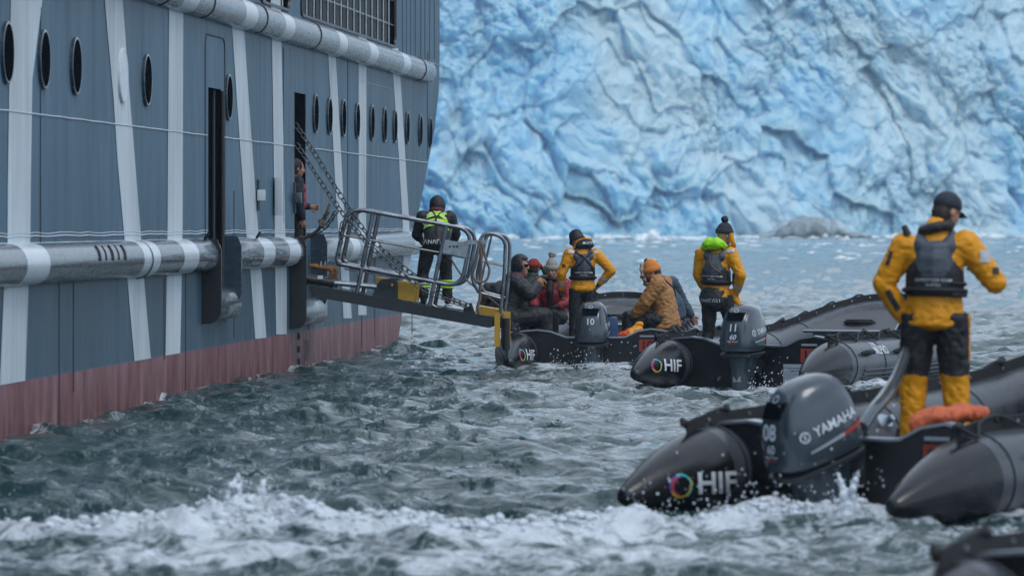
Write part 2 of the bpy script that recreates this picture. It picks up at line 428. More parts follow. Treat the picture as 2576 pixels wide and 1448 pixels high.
# ------------------------------------------------------------ glacier
def build_glacier():
    nu, nv = 900, 430
    pxs = np.linspace(650, 3200, nu)
    # foot of the ice wall, distance along each bearing
    dist = np.interp(pxs, [650, 3200], [610, 760])
    X0 = (pxs-PCX)/FPX*dist; Y0 = dist
    T = np.gradient(np.stack([X0, Y0], 1), axis=0); T /= np.linalg.norm(T, axis=1)[:, None]
    N0 = np.stack([0*T[:, 1]+.1, -T[:, 0]*0-1], 1)
    sarc = np.concatenate([[0], np.cumsum(np.hypot(np.diff(X0), np.diff(Y0)))])
    zt = np.concatenate([np.linspace(-1.5, 55, nv-40), 55+np.linspace(.3, 1, 40)*14])
    S, Z = np.meshgrid(sarc, zt, indexing='ij')
    X = np.repeat(X0[:, None], nv, 1); Y = np.repeat(Y0[:, None], nv, 1)
    sc = 1.0
    # domain warp, tilted flow
    wx = 5*pn(S*.04, Z*.04, 1)+2.2*pn(S*.11, Z*.1, 2)+.5*pn(S*.5, Z*.5, 5); wz = 4*pn(S*.04+9, Z*.03, 3)+2.0*pn(S*.1, Z*.09, 4)+.5*pn(S*.5, Z*.5, 6)
    s = S+wx+Z*.08; z = Z*1.2+wz
    def cells(fx, fz, k, jit=.9):
        """distance to the nearest and second nearest ice block, and a random value per block"""
        u = s*fx+k*13.7; v = z*fz+k*7.3; ui = np.floor(u).astype(int); vi = np.floor(v).astype(int)
        F1 = np.full(u.shape, 9.0); F2 = F1.copy(); Hh = np.zeros(u.shape)
        for a in (-1, 0, 1):
            for c in (-1, 0, 1):
                h = _perm[(_perm[(ui+a) & 511]+(vi+c)) & 511]
                dd = np.hypot(ui+a+.5+jit*(h/512.0-.5)-u, vi+c+.5+jit*((_perm[h+1])/512.0-.5)-v)
                n1 = dd < F1; F2 = np.where(n1, F1, np.minimum(F2, dd)); Hh = np.where(n1, _perm[h+7]/512.0, Hh); F1 = np.where(n1, dd, F1)
        return F1, F2, Hh
    def facet(fx, fz, k, jit=.95):
        """broken blocks: every cell a plane of its own tilt and depth"""
        u = s*fx+k*13.7; v = z*fz+k*7.3; ui = np.floor(u).astype(int); vi = np.floor(v).astype(int)
        F1 = np.full(u.shape, 9.0); out = np.zeros(u.shape)
        for a in (-1, 0, 1):
            for c in (-1, 0, 1):
                h = _perm[(_perm[(ui+a) & 511]+(vi+c)) & 511]
                du = u-(ui+a+.5+jit*(h/512.0-.5)); dv = v-(vi+c+.5+jit*((_perm[h+1])/512.0-.5)); dd = du*du+dv*dv
                pl = (_perm[h+7]/512.0-.5)*1.0+du*(_perm[h+11]/512.0-.5)*2.2-dv*(.35+1.1*_perm[h+13]/512.0)-.35*dd
                n1 = dd < F1; out = np.where(n1, pl, out); F1 = np.where(n1, dd, F1)
        return out
    def block(fx, fz, k, e=.22):
        F1, F2, Hh = cells(fx, fz, k); g = sstep(0, e, F2-F1); return g*(.35+Hh)-.5+.35*(1-F1*F1)
    big = 6.0*pn(s*.022, z*.014, 10)
    butt = 2.4*(1-2*np.abs(pn(s*.05, z*.02, 11)))
    msk = sstep(-.35, .45, pn(s*.035, z*.04, 20)); m2 = sstep(-.3, .3, pn(s*.05+7, z*.05, 24))
    def lump(fx, fz, k): return np.abs(pn(s*fx, z*fz, k))*2-.6
    b1 = 1.7*facet(.085, .07, 12)+2.4*lump(.07, .05, 32)
    b2 = .8*facet(.2, .16, 13)*(.4+.8*m2)+1.4*lump(.17, .14, 33)
    b3 = .38*facet(.45, .38, 14)*(.35+.9*msk)+.8*lump(.36, .33, 34)
    b4 = .16*facet(1.0, .85, 15)*(.25+msk)+.42*lump(.85, .8, 35)*(.3+msk)
    b5 = .30*lump(1.9, 1.8, 16)*(.25+msk)+.16*lump(3.8, 3.8, 17)*msk
    cr = -.5*np.exp(-(pn(s*.05+40, z*.02, 17)/.03)**2)*sstep(0, .5, pn(s*.03, z*.03, 18))
    d = big+butt+b1+b2+b3+b4+b5+cr
    lean = -.55*np.maximum(Z, 0)-.012*np.maximum(Z-10, 0)**1.5+1.5*np.exp(-(Z/5)**2)
    foot = sstep(-1.5, 3, Z)
    off = lean+d*(.35+.65*foot)
    P = np.stack([X+N0[:, None, 0]*off, Y+N0[:, None, 1]*off, Z+.25*(b2+b3)*foot], -1)
    top = Z > 55
    P[..., 2] = np.where(top, P[..., 2], P[..., 2])
    o = from_np('glacier', P.reshape(-1, 3), grid_faces(nu, nv)[:, ::-1], None)
    # colour: dense blue ice against bubbly white ice, and thin dirt bands
    c = .5+.62*fbm(s*.045, z*.03, 30, 4)+.25*pn(s*.25, z*.2, 31)
    blue = np.clip(c+.35*(pn(s*.012, z*.02, 36)), 0, 1)
    dirt = sstep(.55, 1.2, fbm(s*.06+50, z*.07, 33, 5)+.45*sstep(560, 900, Y)*0+.25*fbm(s*.6, z*.6, 34, 3))
    for nm, a in (('blue', blue), ('dirt', dirt)):
        at = o.data.attributes.new(nm, 'FLOAT', 'POINT'); at.data.foreach_set('value', a.astype(np.float32).ravel())
    m = bpy.data.materials.new('glacier_ice'); m.use_nodes = True; nt = m.node_tree; L = nt.links; b = nt.nodes['Principled BSDF']
    b.inputs['Roughness'].default_value = .55; b.inputs['Specular IOR Level'].default_value = .3; b.inputs['Subsurface Weight'].default_value = .7; b.inputs['Subsurface Radius'].default_value = (.5, .9, 1.4); b.inputs['Subsurface Scale'].default_value = 2.6
    a1 = nt.nodes.new('ShaderNodeAttribute'); a1.attribute_name = 'blue'; a2 = nt.nodes.new('ShaderNodeAttribute'); a2.attribute_name = 'dirt'
    r = nt.nodes.new('ShaderNodeValToRGB'); e = r.color_ramp.elements
    e[0].position = .1; e[0].color = (.50, .68, .77, 1); e[1].position = .90; e[1].color = (.17, .47, .74, 1)
    x = e.new(.5); x.color = (.34, .60, .78, 1)
    L.new(a1.outputs['Fac'], r.inputs[0])
    mx = nt.nodes.new('ShaderNodeMix'); mx.data_type = 'RGBA'; mx.inputs[7].default_value = (.33, .39, .43, 1)
    ml = nt.nodes.new('ShaderNodeMath'); ml.operation = 'MULTIPLY'; ml.inputs[1].default_value = .6; L.new(a2.outputs['Fac'], ml.inputs[0])
    L.new(ml.outputs[0], mx.inputs[0]); L.new(r.outputs[0], mx.inputs[6])
    # snow caught on upward faces
    ge = nt.nodes.new('ShaderNodeNewGeometry'); sp = nt.nodes.new('ShaderNodeSeparateXYZ'); L.new(ge.outputs['Normal'], sp.inputs[0])
    mr = nt.nodes.new('ShaderNodeMapRange'); mr.inputs[1].default_value = .35; mr.inputs[2].default_value = .95; mr.inputs[4].default_value = .55; L.new(sp.outputs[2], mr.inputs[0])
    mx2 = nt.nodes.new('ShaderNodeMix'); mx2.data_type = 'RGBA'; mx2.inputs[7].default_value = (.49, .66, .75, 1)
    L.new(mr.outputs[0], mx2.inputs[0]); L.new(mx.outputs[2], mx2.inputs[6]); L.new(mx2.outputs[2], b.inputs['Base Color'])
    tc = nt.nodes.new('ShaderNodeTexCoord'); n = nt.nodes.new('ShaderNodeTexNoise'); n.inputs['Scale'].default_value = 1.6; n.inputs['Detail'].default_value = 6; n.inputs['Roughness'].default_value = .65
    L.new(tc.outputs['Object'], n.inputs['Vector']); bp = nt.nodes.new('ShaderNodeBump'); bp.inputs['Distance'].default_value = .3
    L.new(n.outputs[0], bp.inputs['Height']); L.new(bp.outputs[0], b.inputs['Normal'])
    o.data.materials.append(m)
    return o, m
glacier, M_ICE = build_glacier()
tag(glacier, 'towering wall of crumpled pale blue glacier ice behind the sea', kind='structure')

M_SNOW = mat('brash_ice', (.72, .80, .85), .5, var=.12, vscale=.8, bump=.1, bscale=2)
M_DIRTY = mat('dirty_ice', (.22, .25, .26), .6, var=.35, vscale=.25, bump=.3, bscale=1.2, var_col=(.42, .52, .58))
def ice_block(name, px, py, d, w, h, dep, seed, m, vox=.35):
    B = Blob(); rs = random.Random(seed); c = W(px, py, d); c.z = 0
    n = 26
    for i in range(n):
        t = rs.uniform(-1, 1); hh = h*(1-abs(t)**1.6)*rs.uniform(.45, 1)
        B.ell((c.x+t*w*.5, c.y+rs.uniform(-.5, .5)*dep, hh*.35), (w*rs.uniform(.08, .2), dep*rs.uniform(.25, .5), hh*.68))
    o = B.build(name, vox, m, None, 2, wr=h*.12, wscale=2.2/h, seed=seed)
    return o
o = ice_block('ice_mound', 2045, 580, 672, 13.5, 3.2, 9, 4, M_DIRTY); tag(o, 'grey brown mound of dirty ice at the foot of the glacier', 'ice mound')
o = ice_block('ice_floe', 1640, 600, 560, 3.6, 1.35, 2.4, 9, M_SNOW, .12); tag(o, 'white lump of floating ice at the glacier foot beyond the left orange jacketed driver', 'ice floe')
# brash ice along the foot: uncountable
def brash():
    rs = np.random.RandomState(5); V = []; Fc = []; n = 0
    for i in range(800):
        px = rs.uniform(900, 2800); base = np.interp(px, [650, 3200], [610, 760])
        t = rs.rand()**5
        d = base+3-t*(base-260)
        if t < .12: sz = rs.uniform(.4, 1.6); h = rs.uniform(.15, .5)
        else: sz = rs.uniform(.15, .8); h = rs.uniform(.03, .12)
        p = W(px, 600, d)
        v = ICO1[0]*(1+.35*rs.randn(len(ICO1[0]), 1).clip(-1.2, 1.2))*np.array([sz, sz*.8, h])+np.array([p.x, d, .02])
        V.append(v); Fc.append(ICO1[1]+n); n += len(v)
    o = from_np('brash_ice', np.concatenate(V), np.concatenate(Fc), M_SNOW, smooth=False)
    return tag(o, 'small white brash ice drifting along the foot of the glacier', 'brash ice', kind='stuff')
brash()

# ------------------------------------------------------------ ship
def hx(Y): return -8.404+.0771*Y
def hullY(px): return 8.404/((PCX-px)/FPX+.0771)
HN = Vector((1, -.0771, 0)).normalized(); HD = Vector((.0771, 1, 0)).normalized()
def HQ(Y, z, off=0): return Vector((hx(Y), Y, z))+HN*off
def hpz(px, py):
    Y = hullY(px); return Y, EYE-(py-PHY)/FPX*Y
def HP(px, py, off=0): Y, z = hpz(px, py); return HQ(Y, z, off)
def hull_end(z): return float(np.interp(z, [-1, 0, .9, 1.73, 2.76, 3.6, 4.34, 5, 9], [83.4, 84.7, 86.0, 87.4, 89.5, 91.2, 92.1, 92.25, 92.3]))

def mat_hull(name, base, white=False):
    m = bpy.data.materials.new(name); m.use_nodes = True; nt = m.node_tree; L = nt.links; b = nt.nodes['Principled BSDF']
    b.inputs['Roughness'].default_value = .5; b.inputs['Specular IOR Level'].default_value = .22
    tc = nt.nodes.new('ShaderNodeTexCoord')
    def noise(scale, st, det=5, rough=.6):
        mp = nt.nodes.new('ShaderNodeMapping'); mp.inputs['Scale'].default_value = st; L.new(tc.outputs['Object'], mp.inputs[0])
        n = nt.nodes.new('ShaderNodeTexNoise'); n.inputs['Scale'].default_value = scale; n.inputs['Detail'].default_value = det; n.inputs['Roughness'].default_value = rough
        L.new(mp.outputs[0], n.inputs['Vector']); return n.outputs[0]
    def ramp(src, p0, c0, p1, c1):
        r = nt.nodes.new('ShaderNodeValToRGB'); e = r.color_ramp.elements; e[0].position = p0; e[0].color = (*c0, 1); e[1].position = p1; e[1].color = (*c1, 1); L.new(src, r.inputs[0]); return r.outputs[0]
    def mix(f, a, c, mode='MIX'):
        x = nt.nodes.new('ShaderNodeMix'); x.data_type = 'RGBA'; x.blend_type = mode
        if hasattr(f, 'links'): L.new(f, x.inputs[0])
        else: x.inputs[0].default_value = f
        for s, i in ((a, 6), (c, 7)):
            if hasattr(s, 'links'): L.new(s, x.inputs[i])
            else: x.inputs[i].default_value = (*s, 1)
        return x.outputs[2]
    st = noise(5.5, (1, 1, .05), 7, .7)       # rain streaks run down the plate
    pl = noise(.45, (1, 1, .5), 5)
    col = ramp(st, .3, tuple(c*.6 for c in base), .72, tuple(c*1.3 for c in base))
    col = mix(.5, col, ramp(pl, .35, tuple(c*.68 for c in base), .65, tuple(c*1.22 for c in base)))
    if not white:
        # red boot topping below the line
        sp = nt.nodes.new('ShaderNodeSeparateXYZ'); L.new(tc.outputs['Object'], sp.inputs[0])
        red = ramp(noise(3.0, (1, 1, .22), 7, .75), .38, (.16, .04, .045), .7, (.30, .17, .18))
        dk = noise(3.2, (1, 1, .25), 6, .7)
        mz = nt.nodes.new('ShaderNodeMapRange'); mz.inputs[1].default_value = .5; mz.inputs[2].default_value = .0; L.new(sp.outputs[2], mz.inputs[0])
        mm = nt.nodes.new('ShaderNodeMath'); mm.operation = 'MULTIPLY'; L.new(mz.outputs[0], mm.inputs[0])
        mk = nt.nodes.new('ShaderNodeMapRange'); mk.inputs[1].default_value = .42; mk.inputs[2].default_value = .54; L.new(dk, mk.inputs[0]); L.new(mk.outputs[0], mm.inputs[1])
        red = mix(mm.outputs[0], red, (.10, .02, .018))
        f = nt.nodes.new('ShaderNodeMapRange'); f.inputs[1].default_value = .515; f.inputs[2].default_value = .49; L.new(sp.outputs[2], f.inputs[0])
        col = mix(f.outputs[0], col, red)
        # shade under the rubbing band, painted into the lower plating colour
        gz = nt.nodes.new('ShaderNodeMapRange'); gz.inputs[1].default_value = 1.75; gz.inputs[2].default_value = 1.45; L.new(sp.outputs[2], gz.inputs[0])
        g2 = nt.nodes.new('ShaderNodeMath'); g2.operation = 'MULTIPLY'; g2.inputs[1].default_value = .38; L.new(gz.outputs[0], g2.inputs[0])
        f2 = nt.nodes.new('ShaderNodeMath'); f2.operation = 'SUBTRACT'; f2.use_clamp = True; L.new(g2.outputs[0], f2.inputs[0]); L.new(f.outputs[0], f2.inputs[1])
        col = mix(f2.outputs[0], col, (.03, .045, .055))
    L.new(col, b.inputs['Base Color'])
    runs = noise(1.3, (1, 1, .03), 5, .75)
    col = mix(.85, col, ramp(runs, .40, (.35, .4, .45), .62, (1.25, 1.2, 1.15)), 'MULTIPLY')
    rust = noise(2.4, (1, 1, .07), 6, .75)
    rr_ = nt.nodes.new('ShaderNodeMapRange'); rr_.inputs[1].default_value = .60; rr_.inputs[2].default_value = .78; rr_.inputs[4].default_value = .55; L.new(rust, rr_.inputs[0])
    col = mix(rr_.outputs[0], col, (.085, .075, .06) if not white else (.30, .27, .23))
    w1 = noise(.9, (1, 1, .3), 2); w2 = noise(14, (1, 1, .15), 4)
    bp = nt.nodes.new('ShaderNodeBump'); bp.inputs['Distance'].default_value = .11; L.new(w1, bp.inputs['Height'])
    bp2 = nt.nodes.new('ShaderNodeBump'); bp2.inputs['Distance'].default_value = .004; L.new(w2, bp2.inputs['Height']); L.new(bp.outputs[0], bp2.inputs['Normal'])
    L.new(bp2.outputs[0], b.inputs['Normal'])
    return m
M_HULL = mat_hull('ship_paint_blue_grey', (.062, .132, .195))
M_WHITE = mat_hull('ship_paint_white', (.56, .63, .68), True)
M_FEND = mat('fender_grey', (.030, .050, .072), .26, .0, var=.15, vscale=5, stretch=(1, .6, 3), coat=.3, bump=.0007, bscale=30)
M_FENW = mat('fender_white', (.56, .63, .68), .33, var=.1, vscale=5, stretch=(1, .6, 3), coat=.3)
M_DARKIN = mat('dark_interior', (.006, .008, .011), .9, spec=0)
M_GLASSD = mat('dark_glass', (.004, .005, .008), .6, spec=0)
M_BLACKP = mat('black_paint', (.012, .014, .018), .4, var=.3, vscale=12)
M_STEEL = mat('brushed_steel', (.34, .37, .40), .28, 1.0, var=.25, vscale=9)
M_SEAM = mat('dark_seam', (.03, .04, .05), .6)
M_WELD = mat('weld_bead', (.42, .50, .56), .5, var=.2, vscale=20)

ship = empty('expedition_ship', HQ(70, 0)); tag(ship, 'blue grey ship hull with white slanting stripes and round portholes', 'ship')
_so = Vector(ship.location)
def to_ship(o):
    o.parent = ship; o.matrix_parent_inverse = Matrix.Translation(-_so); return o
DOOR1 = (61.85, 63.0, .95, 3.62); DOOR2 = (70.5, 71.8, 1.1, 3.78)
WIN1 = (66.8, 69.9, 4.86, 7.6); WIN2 = (71.2, 84.3, 4.86, 7.6)
HOLES = [DOOR1, DOOR2, WIN1, WIN2]
def build_hull():
    ys = sorted(set([10, 20, 30, 40, 50, 60, 75, 80, 83] + [h[i] for h in HOLES for i in (0, 1)]))
    zs = sorted(set([-1, 0, .5, 1, 1.73, 2.2, 2.76, 3.2, 4.0, 4.34, 4.6, 5, 6.2, 9] + [h[i] for h in HOLES for i in (2, 3)]))
    bm = bmesh.new(); G = {}
    for j, z in enumerate(zs):
        E = hull_end(z); k = 0
        for Y in ys: G[k, j] = bm.verts.new(HQ(Y, z)); k += 1
        for Y in np.linspace(max(ys), E, 5)[1:]: G[k, j] = bm.verts.new(HQ(Y, z)); k += 1
        R = 2.2; base = HQ(E, z)
        for q in range(1, 9):
            a = math.radians(90*q/8); G[k, j] = bm.verts.new(base+HD*(R*math.sin(a))-HN*(R*(1-math.cos(a)))); k += 1
        G[k, j] = bm.verts.new(base+HD*R-HN*8); k += 1
        G[k, j] = bm.verts.new(HQ(10, z)-HN*10); k += 1
    for j in range(len(zs)-1):
        for i in range(k-1):
            if i < len(ys)-1:
                cy = (ys[i]+ys[i+1])/2; cz = (zs[j]+zs[j+1])/2
                if any(h[0] < cy < h[1] and h[2] < cz < h[3] for h in HOLES): continue
            bm.faces.new((G[i, j], G[i+1, j], G[i+1, j+1], G[i, j+1]))
    top = [G[i, len(zs)-1] for i in range(k)]; bm.faces.new(top)
    bmesh.ops.recalc_face_normals(bm, faces=bm.faces)
    me_o = from_bm('hull', bm, M_HULL, autosmooth=35)
    return to_ship(me_o)
hull = build_hull()
def plate_sheet(name, corners_px, m, off=.006, nsub=1):
    bm = bmesh.new(); bm.faces.new([bm.verts.new(HP(x, y, off)) for x, y in corners_px])
    bmesh.ops.recalc_face_normals(bm, faces=bm.faces)
    return to_ship(from_bm(name, bm, m, smooth=False))
STR = [[(26,105,-260),(26,105,0),(22,80,200),(18,76,464),(17,74,640),(8,70,727),(-2,62,984)],
       [(250,300,-260),(262,307,0),(285,326,256),(294,338,400),(310,352,580),(318,360,690),(337,378,917)],
       [(428,464,-200),(424,460,26),(422,459,300),(420,458,580),(418,456,690),(415,452,900)],
       [(568,598,-160),(582,612,60),(594,624,240),(618,649,586),(628,656,673),(641,669,852)],
       [(678,702,-100),(683,707,108),(687,712,360),(690,716,576),(691,720,670),(694,720,841)],
       [(818,838,72),(825,844,146),(849,867,576),(855,875,654),(863,884,800)],
       [(901,921,90),(901,921,168),(901,920,576),(900,921,650),(900,921,792)],
       [(985,1001,122),(988,1006,188),(1003,1019,400),(1012,1029,568),(1014,1030,650),(1010,1022,760)]]
bandL = []; bandU = []
for st in STR:
    for a, b in zip(st[:-1], st[1:]):
        bm = bmesh.new(); q = []
        for x, y in ((a[0], a[2]), (a[1], a[2]), (b[1], b[2]), (b[0], b[2])):
            Y, z = hpz(x, y); z = max(z, .503) if b is st[-1] and y == b[2] else z
            q.append(HQ(Y, z, .006))
        bm.faces.new([bm.verts.new(p) for p in q]); bmesh.ops.recalc_face_normals(bm, faces=bm.faces)
        to_ship(from_bm('painted_stripe', bm, M_WHITE, smooth=False))
    def at_z(z0):
        for a, b in zip(st[:-1], st[1:]):
            za = hpz(a[0], a[2])[1]; zb = hpz(b[0], b[2])[1]
            if zb <= z0 <= za:
                t = (za-z0)/(za-zb); return hullY(a[0]+(b[0]-a[0])*t), hullY(a[1]+(b[1]-a[1])*t)
        return None
    l = at_z(1.6); u = at_z(4.55)
    if l: bandL.append(l)
    if u: bandU.append(u)

def fender(name, path, r, bands, e_list=None, nphi=14, endcap=True):
    """half round rubbing pipe welded on the plating; path = [(Y, z)]"""
    segs = []
    pts = []
    for i in range(len(path)-1):
        (y0, z0), (y1, z1) = path[i], path[i+1]
        cuts = [0, 1]
        if abs(z1-z0) < .2 and abs(y1-y0) > .5:
            for a, b in bands:
                for v in (a, b):
                    t = (v-y0)/(y1-y0)
                    if 0 < t < 1: cuts.append(t)
            n = int(abs(y1-y0)/1.5); cuts += [k/(n+1) for k in range(1, n+1)]
        cuts = sorted(cuts)
        for t in cuts[:-1] if i < len(path)-2 else cuts: pts.append((y0+(y1-y0)*t, z0+(z1-z0)*t))
    n = len(pts); bm = bmesh.new(); rings = []
    for i, (Y, z) in enumerate(pts):
        a = pts[max(i-1, 0)]; b = pts[min(i+1, n-1)]
        d1 = Vector((Y-a[0], z-a[1])); d2 = Vector((b[0]-Y, b[1]-z))
        if d1.length < 1e-6: d1 = d2
        if d2.length < 1e-6: d2 = d1
        d1.normalize(); d2.normalize(); t = (d1+d2).normalized(); lat = Vector((-t.y, t.x)); mfac = 1/max(.35, lat.dot(Vector((-d1.y, d1.x))))
        ring = []
        rr = r
        for k in range(nphi+1):
            ph = math.pi*(k/nphi-.5); s, c = math.sin(ph), math.cos(ph)
            ring.append(bm.verts.new(HQ(Y, z, 0)+(HD*lat.x+Vector((0, 0, lat.y)))*(rr*s*mfac)+HN*(rr*1.05*max(c, 0)**.8)))
        rings.append(ring)
    for i in range(n-1):
        cy = (pts[i][0]+pts[i+1][0])/2; hor = abs(pts[i][1]-pts[i+1][1]) < .2
        wh = hor and any(a < cy < b for a, b in bands) and abs(pts[i][1]-path[0][1]) < .3
        for k in range(nphi):
            f = bm.faces.new((rings[i][k], rings[i][k+1], rings[i+1][k+1], rings[i+1][k])); f.material_index = 1 if wh else 0
    if endcap:
        Y, z = pts[-1]; prev = rings[-1]
        for q in range(1, 6):
            a = math.radians(90*q/5); ring = []
            for k in range(nphi+1):
                ph = math.pi*(k/nphi-.5); s, c = math.sin(ph), math.cos(ph); f = max(math.cos(a), .02)
                ring.append(bm.verts.new(HQ(Y, z)+HD*(r*math.sin(a))+Vector((0, 0, 1))*(r*s*f)+HN*(r*1.05*max(c, 0)**.8*f)))
            for k in range(nphi): bm.faces.new((prev[k], prev[k+1], ring[k+1], ring[k]))
            prev = ring
    bmesh.ops.recalc_face_normals(bm, faces=bm.faces)
    o = to_ship(from_bm(name, bm, [M_FEND, M_FENW], autosmooth=50)); return o
ZL = 1.61
fl = fender('rubbing_fender', [(10, 1.59), (61.5, ZL), (61.5, 1.02), (63.35, 1.02), (63.35, ZL), (70.15, ZL), (70.15, .78), (72.65, .78), (72.65, ZL), (87.3, 1.66)], .2, bandL)
def drop_plate(Y, z0, z1, m, o1=.235):
    pts = [(0, z1), (o1*.8, z1), (o1, z1-.12), (o1, z0+.16)]+[(o1-.16+.16*math.cos(a), z0+.16-.16*math.sin(a)) for a in np.linspace(0, 1.5, 6)]+[(0, z0)]
    to_ship(add_prism('fender_side_plate', [HQ(Y, z, o) for o, z in pts], HD*.03, m))
drop_plate(61.26, .80, 1.80, M_BLACKP); drop_plate(63.11, .98, 1.84, M_FEND); drop_plate(69.91, .56, 1.80, M_BLACKP); drop_plate(72.41, .8, 1.84, M_FEND)
tag(fl, 'lower half round fender that drops in two U bends under the doors')
fu = fender('rubbing_fender', [(10, 4.62), (89.5, 4.60)], .19, bandU)
tag(fu, 'upper half round fender with white bands')
# joints round the fender pipes
for Y, z, r in ((55.9, 1.6, .205), (45, 4.62, .195), (57.5, 4.61, .195), (61.0, 4.61, .195), (66.0, 4.61, .195), (72, 4.61, .195), (87.6, 4.6, .195)):
    pts = [HQ(Y, z)+Vector((0, 0, r*math.sin(p)))+HN*(r*1.05*math.cos(p)**.8) for p in np.linspace(-1.5, 1.5, 14)]
    to_ship(tube('fender_joint', pts, .008, M_SEAM, seg=5))
# weld lines
def weld(z, y0, y1, r=.010, wob=.006):
    n = int((y1-y0)/.25); pts = [HQ(y0+(y1-y0)*i/n, z+wob*pn(i*.37, z*3), .004) for i in range(n+1)]
    to_ship(tube('weld_bead', pts, r, M_WELD, seg=4))
weld(3.04, 10, 61.7); weld(3.04, 63.1, 70.4); weld(3.04, 71.9, 90)
for y0, y1 in ((10, 61.8), (63.05, 70.45), (71.85, 87.2)):
    weld(1.87, y0, y1, .009, .012); weld(1.90, y0, y1, .006, .015)
weld(1.80, 10, 61.4, .012, .004); weld(1.80, 63.6, 70, .012, .004); weld(1.81, 72.8, 87, .012, .004)
weld(4.80, 30, 66.5, .008); weld(4.80, 70, 92, .008); weld(4.16, 78.5, 84.5, .005, .003)
# vertical plate seams
for px, y0, y1 in ((101, 20, 700), (148, 690, 1085), (184, 700, 985), (466, 640, 1010), (588, 480, 850), (712, 120, 560), (874, 110, 560), (776, 640, 830), (1075, 130, 400), (1036, 750, 840), (909, 792, 870), (412, 700, 905), (942, 600, 850), (1058, -100, 170)):
    a = HP(px, y0, .003); b = Vector(a); b.z = hpz(px, y1)[1]
    to_ship(tube('plate_seam', [a, b], .007, M_SEAM, seg=4))
# door openings: a lobby behind each
def lobby(name, h, depth):
    y0, y1, z0, z1 = h; bm = bmesh.new(); e = .002
    c = [[HQ(y, z, o) for y, z in ((y0-e, z0-e), (y1+e, z0-e), (y1+e, z1+e), (y0-e, z1+e))] for o in (-.012, -depth)]
    A = [bm.verts.new(p) for p in c[0]]; B = [bm.verts.new(p) for p in c[1]]
    for i in range(4): bm.faces.new((A[i], A[(i+1) % 4], B[(i+1) % 4], B[i]))
    bm.faces.new(B)
    return to_ship(from_bm(name, bm, M_DARKIN, smooth=False))
lobby('door_recess', DOOR1, .5); lobby('door_recess', DOOR2, 1.6); lobby('window_recess', WIN1, .16); lobby('window_recess', WIN2, .16)
def frame_rect(name, h, w, t, m, grow=.0, off=0):
    y0, y1, z0, z1 = h; y0 -= grow; y1 += grow; z1 += grow; z0 -= grow
    pts = round_poly([HQ(y0, z0, off), HQ(y0, z1, off), HQ(y1, z1, off), HQ(y1, z0, off)], .2, closed=True)
    return to_ship(tube(name, pts, t, m, seg=5, closed=True))
frame_rect('door_frame', (61.55, 63.3, 1.2, 4.25), 0, .012, M_SEAM, 0, .003)
for dy in (.0,):
    to_ship(tube('door_edge_rail', [HQ(62.96, .95, .02), HQ(62.96, 3.6, .02)], .03, M_BLACKP, seg=6))
    to_ship(tube('door_edge_rail', [HQ(62.7, .95, -.05), HQ(62.7, 3.6, -.05)], .02, M_SEAM, seg=6))
# window screens: dark panels behind a grid of bars
M_PANEL = mat('window_net', (.03, .032, .038), .7, var=.6, vscale=8, stretch=(1, 1, .3))
for (y0, y1, z0, z1), n in ((WIN1, 5), (WIN2, 15)):
    pw = (y1-y0)/n
    for i in range(n):
        a = y0+pw*i; bm = bmesh.new()
        bm.faces.new([bm.verts.new(HQ(y, z, -.1)) for y, z in ((a+.05, z0+.02), (a+pw*.62, z0+.02), (a+pw*.62, z1-.02), (a+.05, z1-.02))])
        bmesh.ops.recalc_face_normals(bm, faces=bm.faces); to_ship(from_bm('pane', bm, M_PANEL, smooth=False))
        to_ship(tube('screen_bar', [HQ(a, z0, -.02), HQ(a, z1, -.02)], .013, M_WELD, seg=4))
    for k in range(7):
        z = z0+.35+.4*k
        if z < z1: to_ship(tube('screen_rail', [HQ(y0, z, -.02), HQ(y1, z, -.02)], .012, M_STEEL, seg=4))
# dark rounded sill edge of the big window
frame_rect('window_frame', WIN2, 0, .03, M_BLACKP, 0, .0); frame_rect('window_frame', WIN1, 0, .03, M_BLACKP, 0, .0)
# fluting on the upper corner plating
for px in (1012, 1022, 1032, 1044, 1068, 1080, 1092):
    a = HP(px, 150, .002); b = Vector(a); b.z = 8.8
    to_ship(tube('plate_rib', [a, b], .012, M_HULL, seg=4))
# portholes
def make_porthole(px, py, hgt, blank=False):
    Y, z = hpz(px, py); c = HQ(Y, z); r = hgt/2*Y/FPX
    bm = bmesh.new(); n = 28
    prof = [(r*1.06, .0), (r*1.06, .03), (r*1.02, .036), (r*.97, .034), (r*.96, .03)]
    rings = [[bm.verts.new(c+HD*(rr*math.cos(2*math.pi*k/n))+Vector((0, 0, rr*math.sin(2*math.pi*k/n)))+HN*o) for k in range(n)] for rr, o in prof]
    for A, B in zip(rings[:-1], rings[1:]):
        for k in range(n): bm.faces.new((A[k], A[(k+1) % n], B[(k+1) % n], B[k]))
    bmesh.ops.recalc_face_normals(bm, faces=bm.faces)
    p = to_ship(from_bm('porthole', bm, M_FENW if blank else M_FEND, autosmooth=40))
    bm = bmesh.new(); bm.faces.new([bm.verts.new(c+HD*(r*.96*math.cos(2*math.pi*k/n))+Vector((0, 0, r*.96*math.sin(2*math.pi*k/n)))+HN*.032) for k in range(n)])
    bmesh.ops.recalc_face_normals(bm, faces=bm.faces)
    g = from_bm('pane', bm, M_FENW if blank else M_GLASSD, smooth=False); g.parent = p
    if blank: p['label'] = 'porthole blanked off with white painted cover'
for a in ((14,133,150),(107,150,143),(187,167,139),(305,190,130,True),(366,202,125),(572,245,111),(791,286,94),(826,292,90),(861,297,90),(896,304,87),(933,309,86),(965,314,84),(991,318,80),(1022,322,79),(1055,328,77),(1080,333,72)):
    make_porthole(*a)
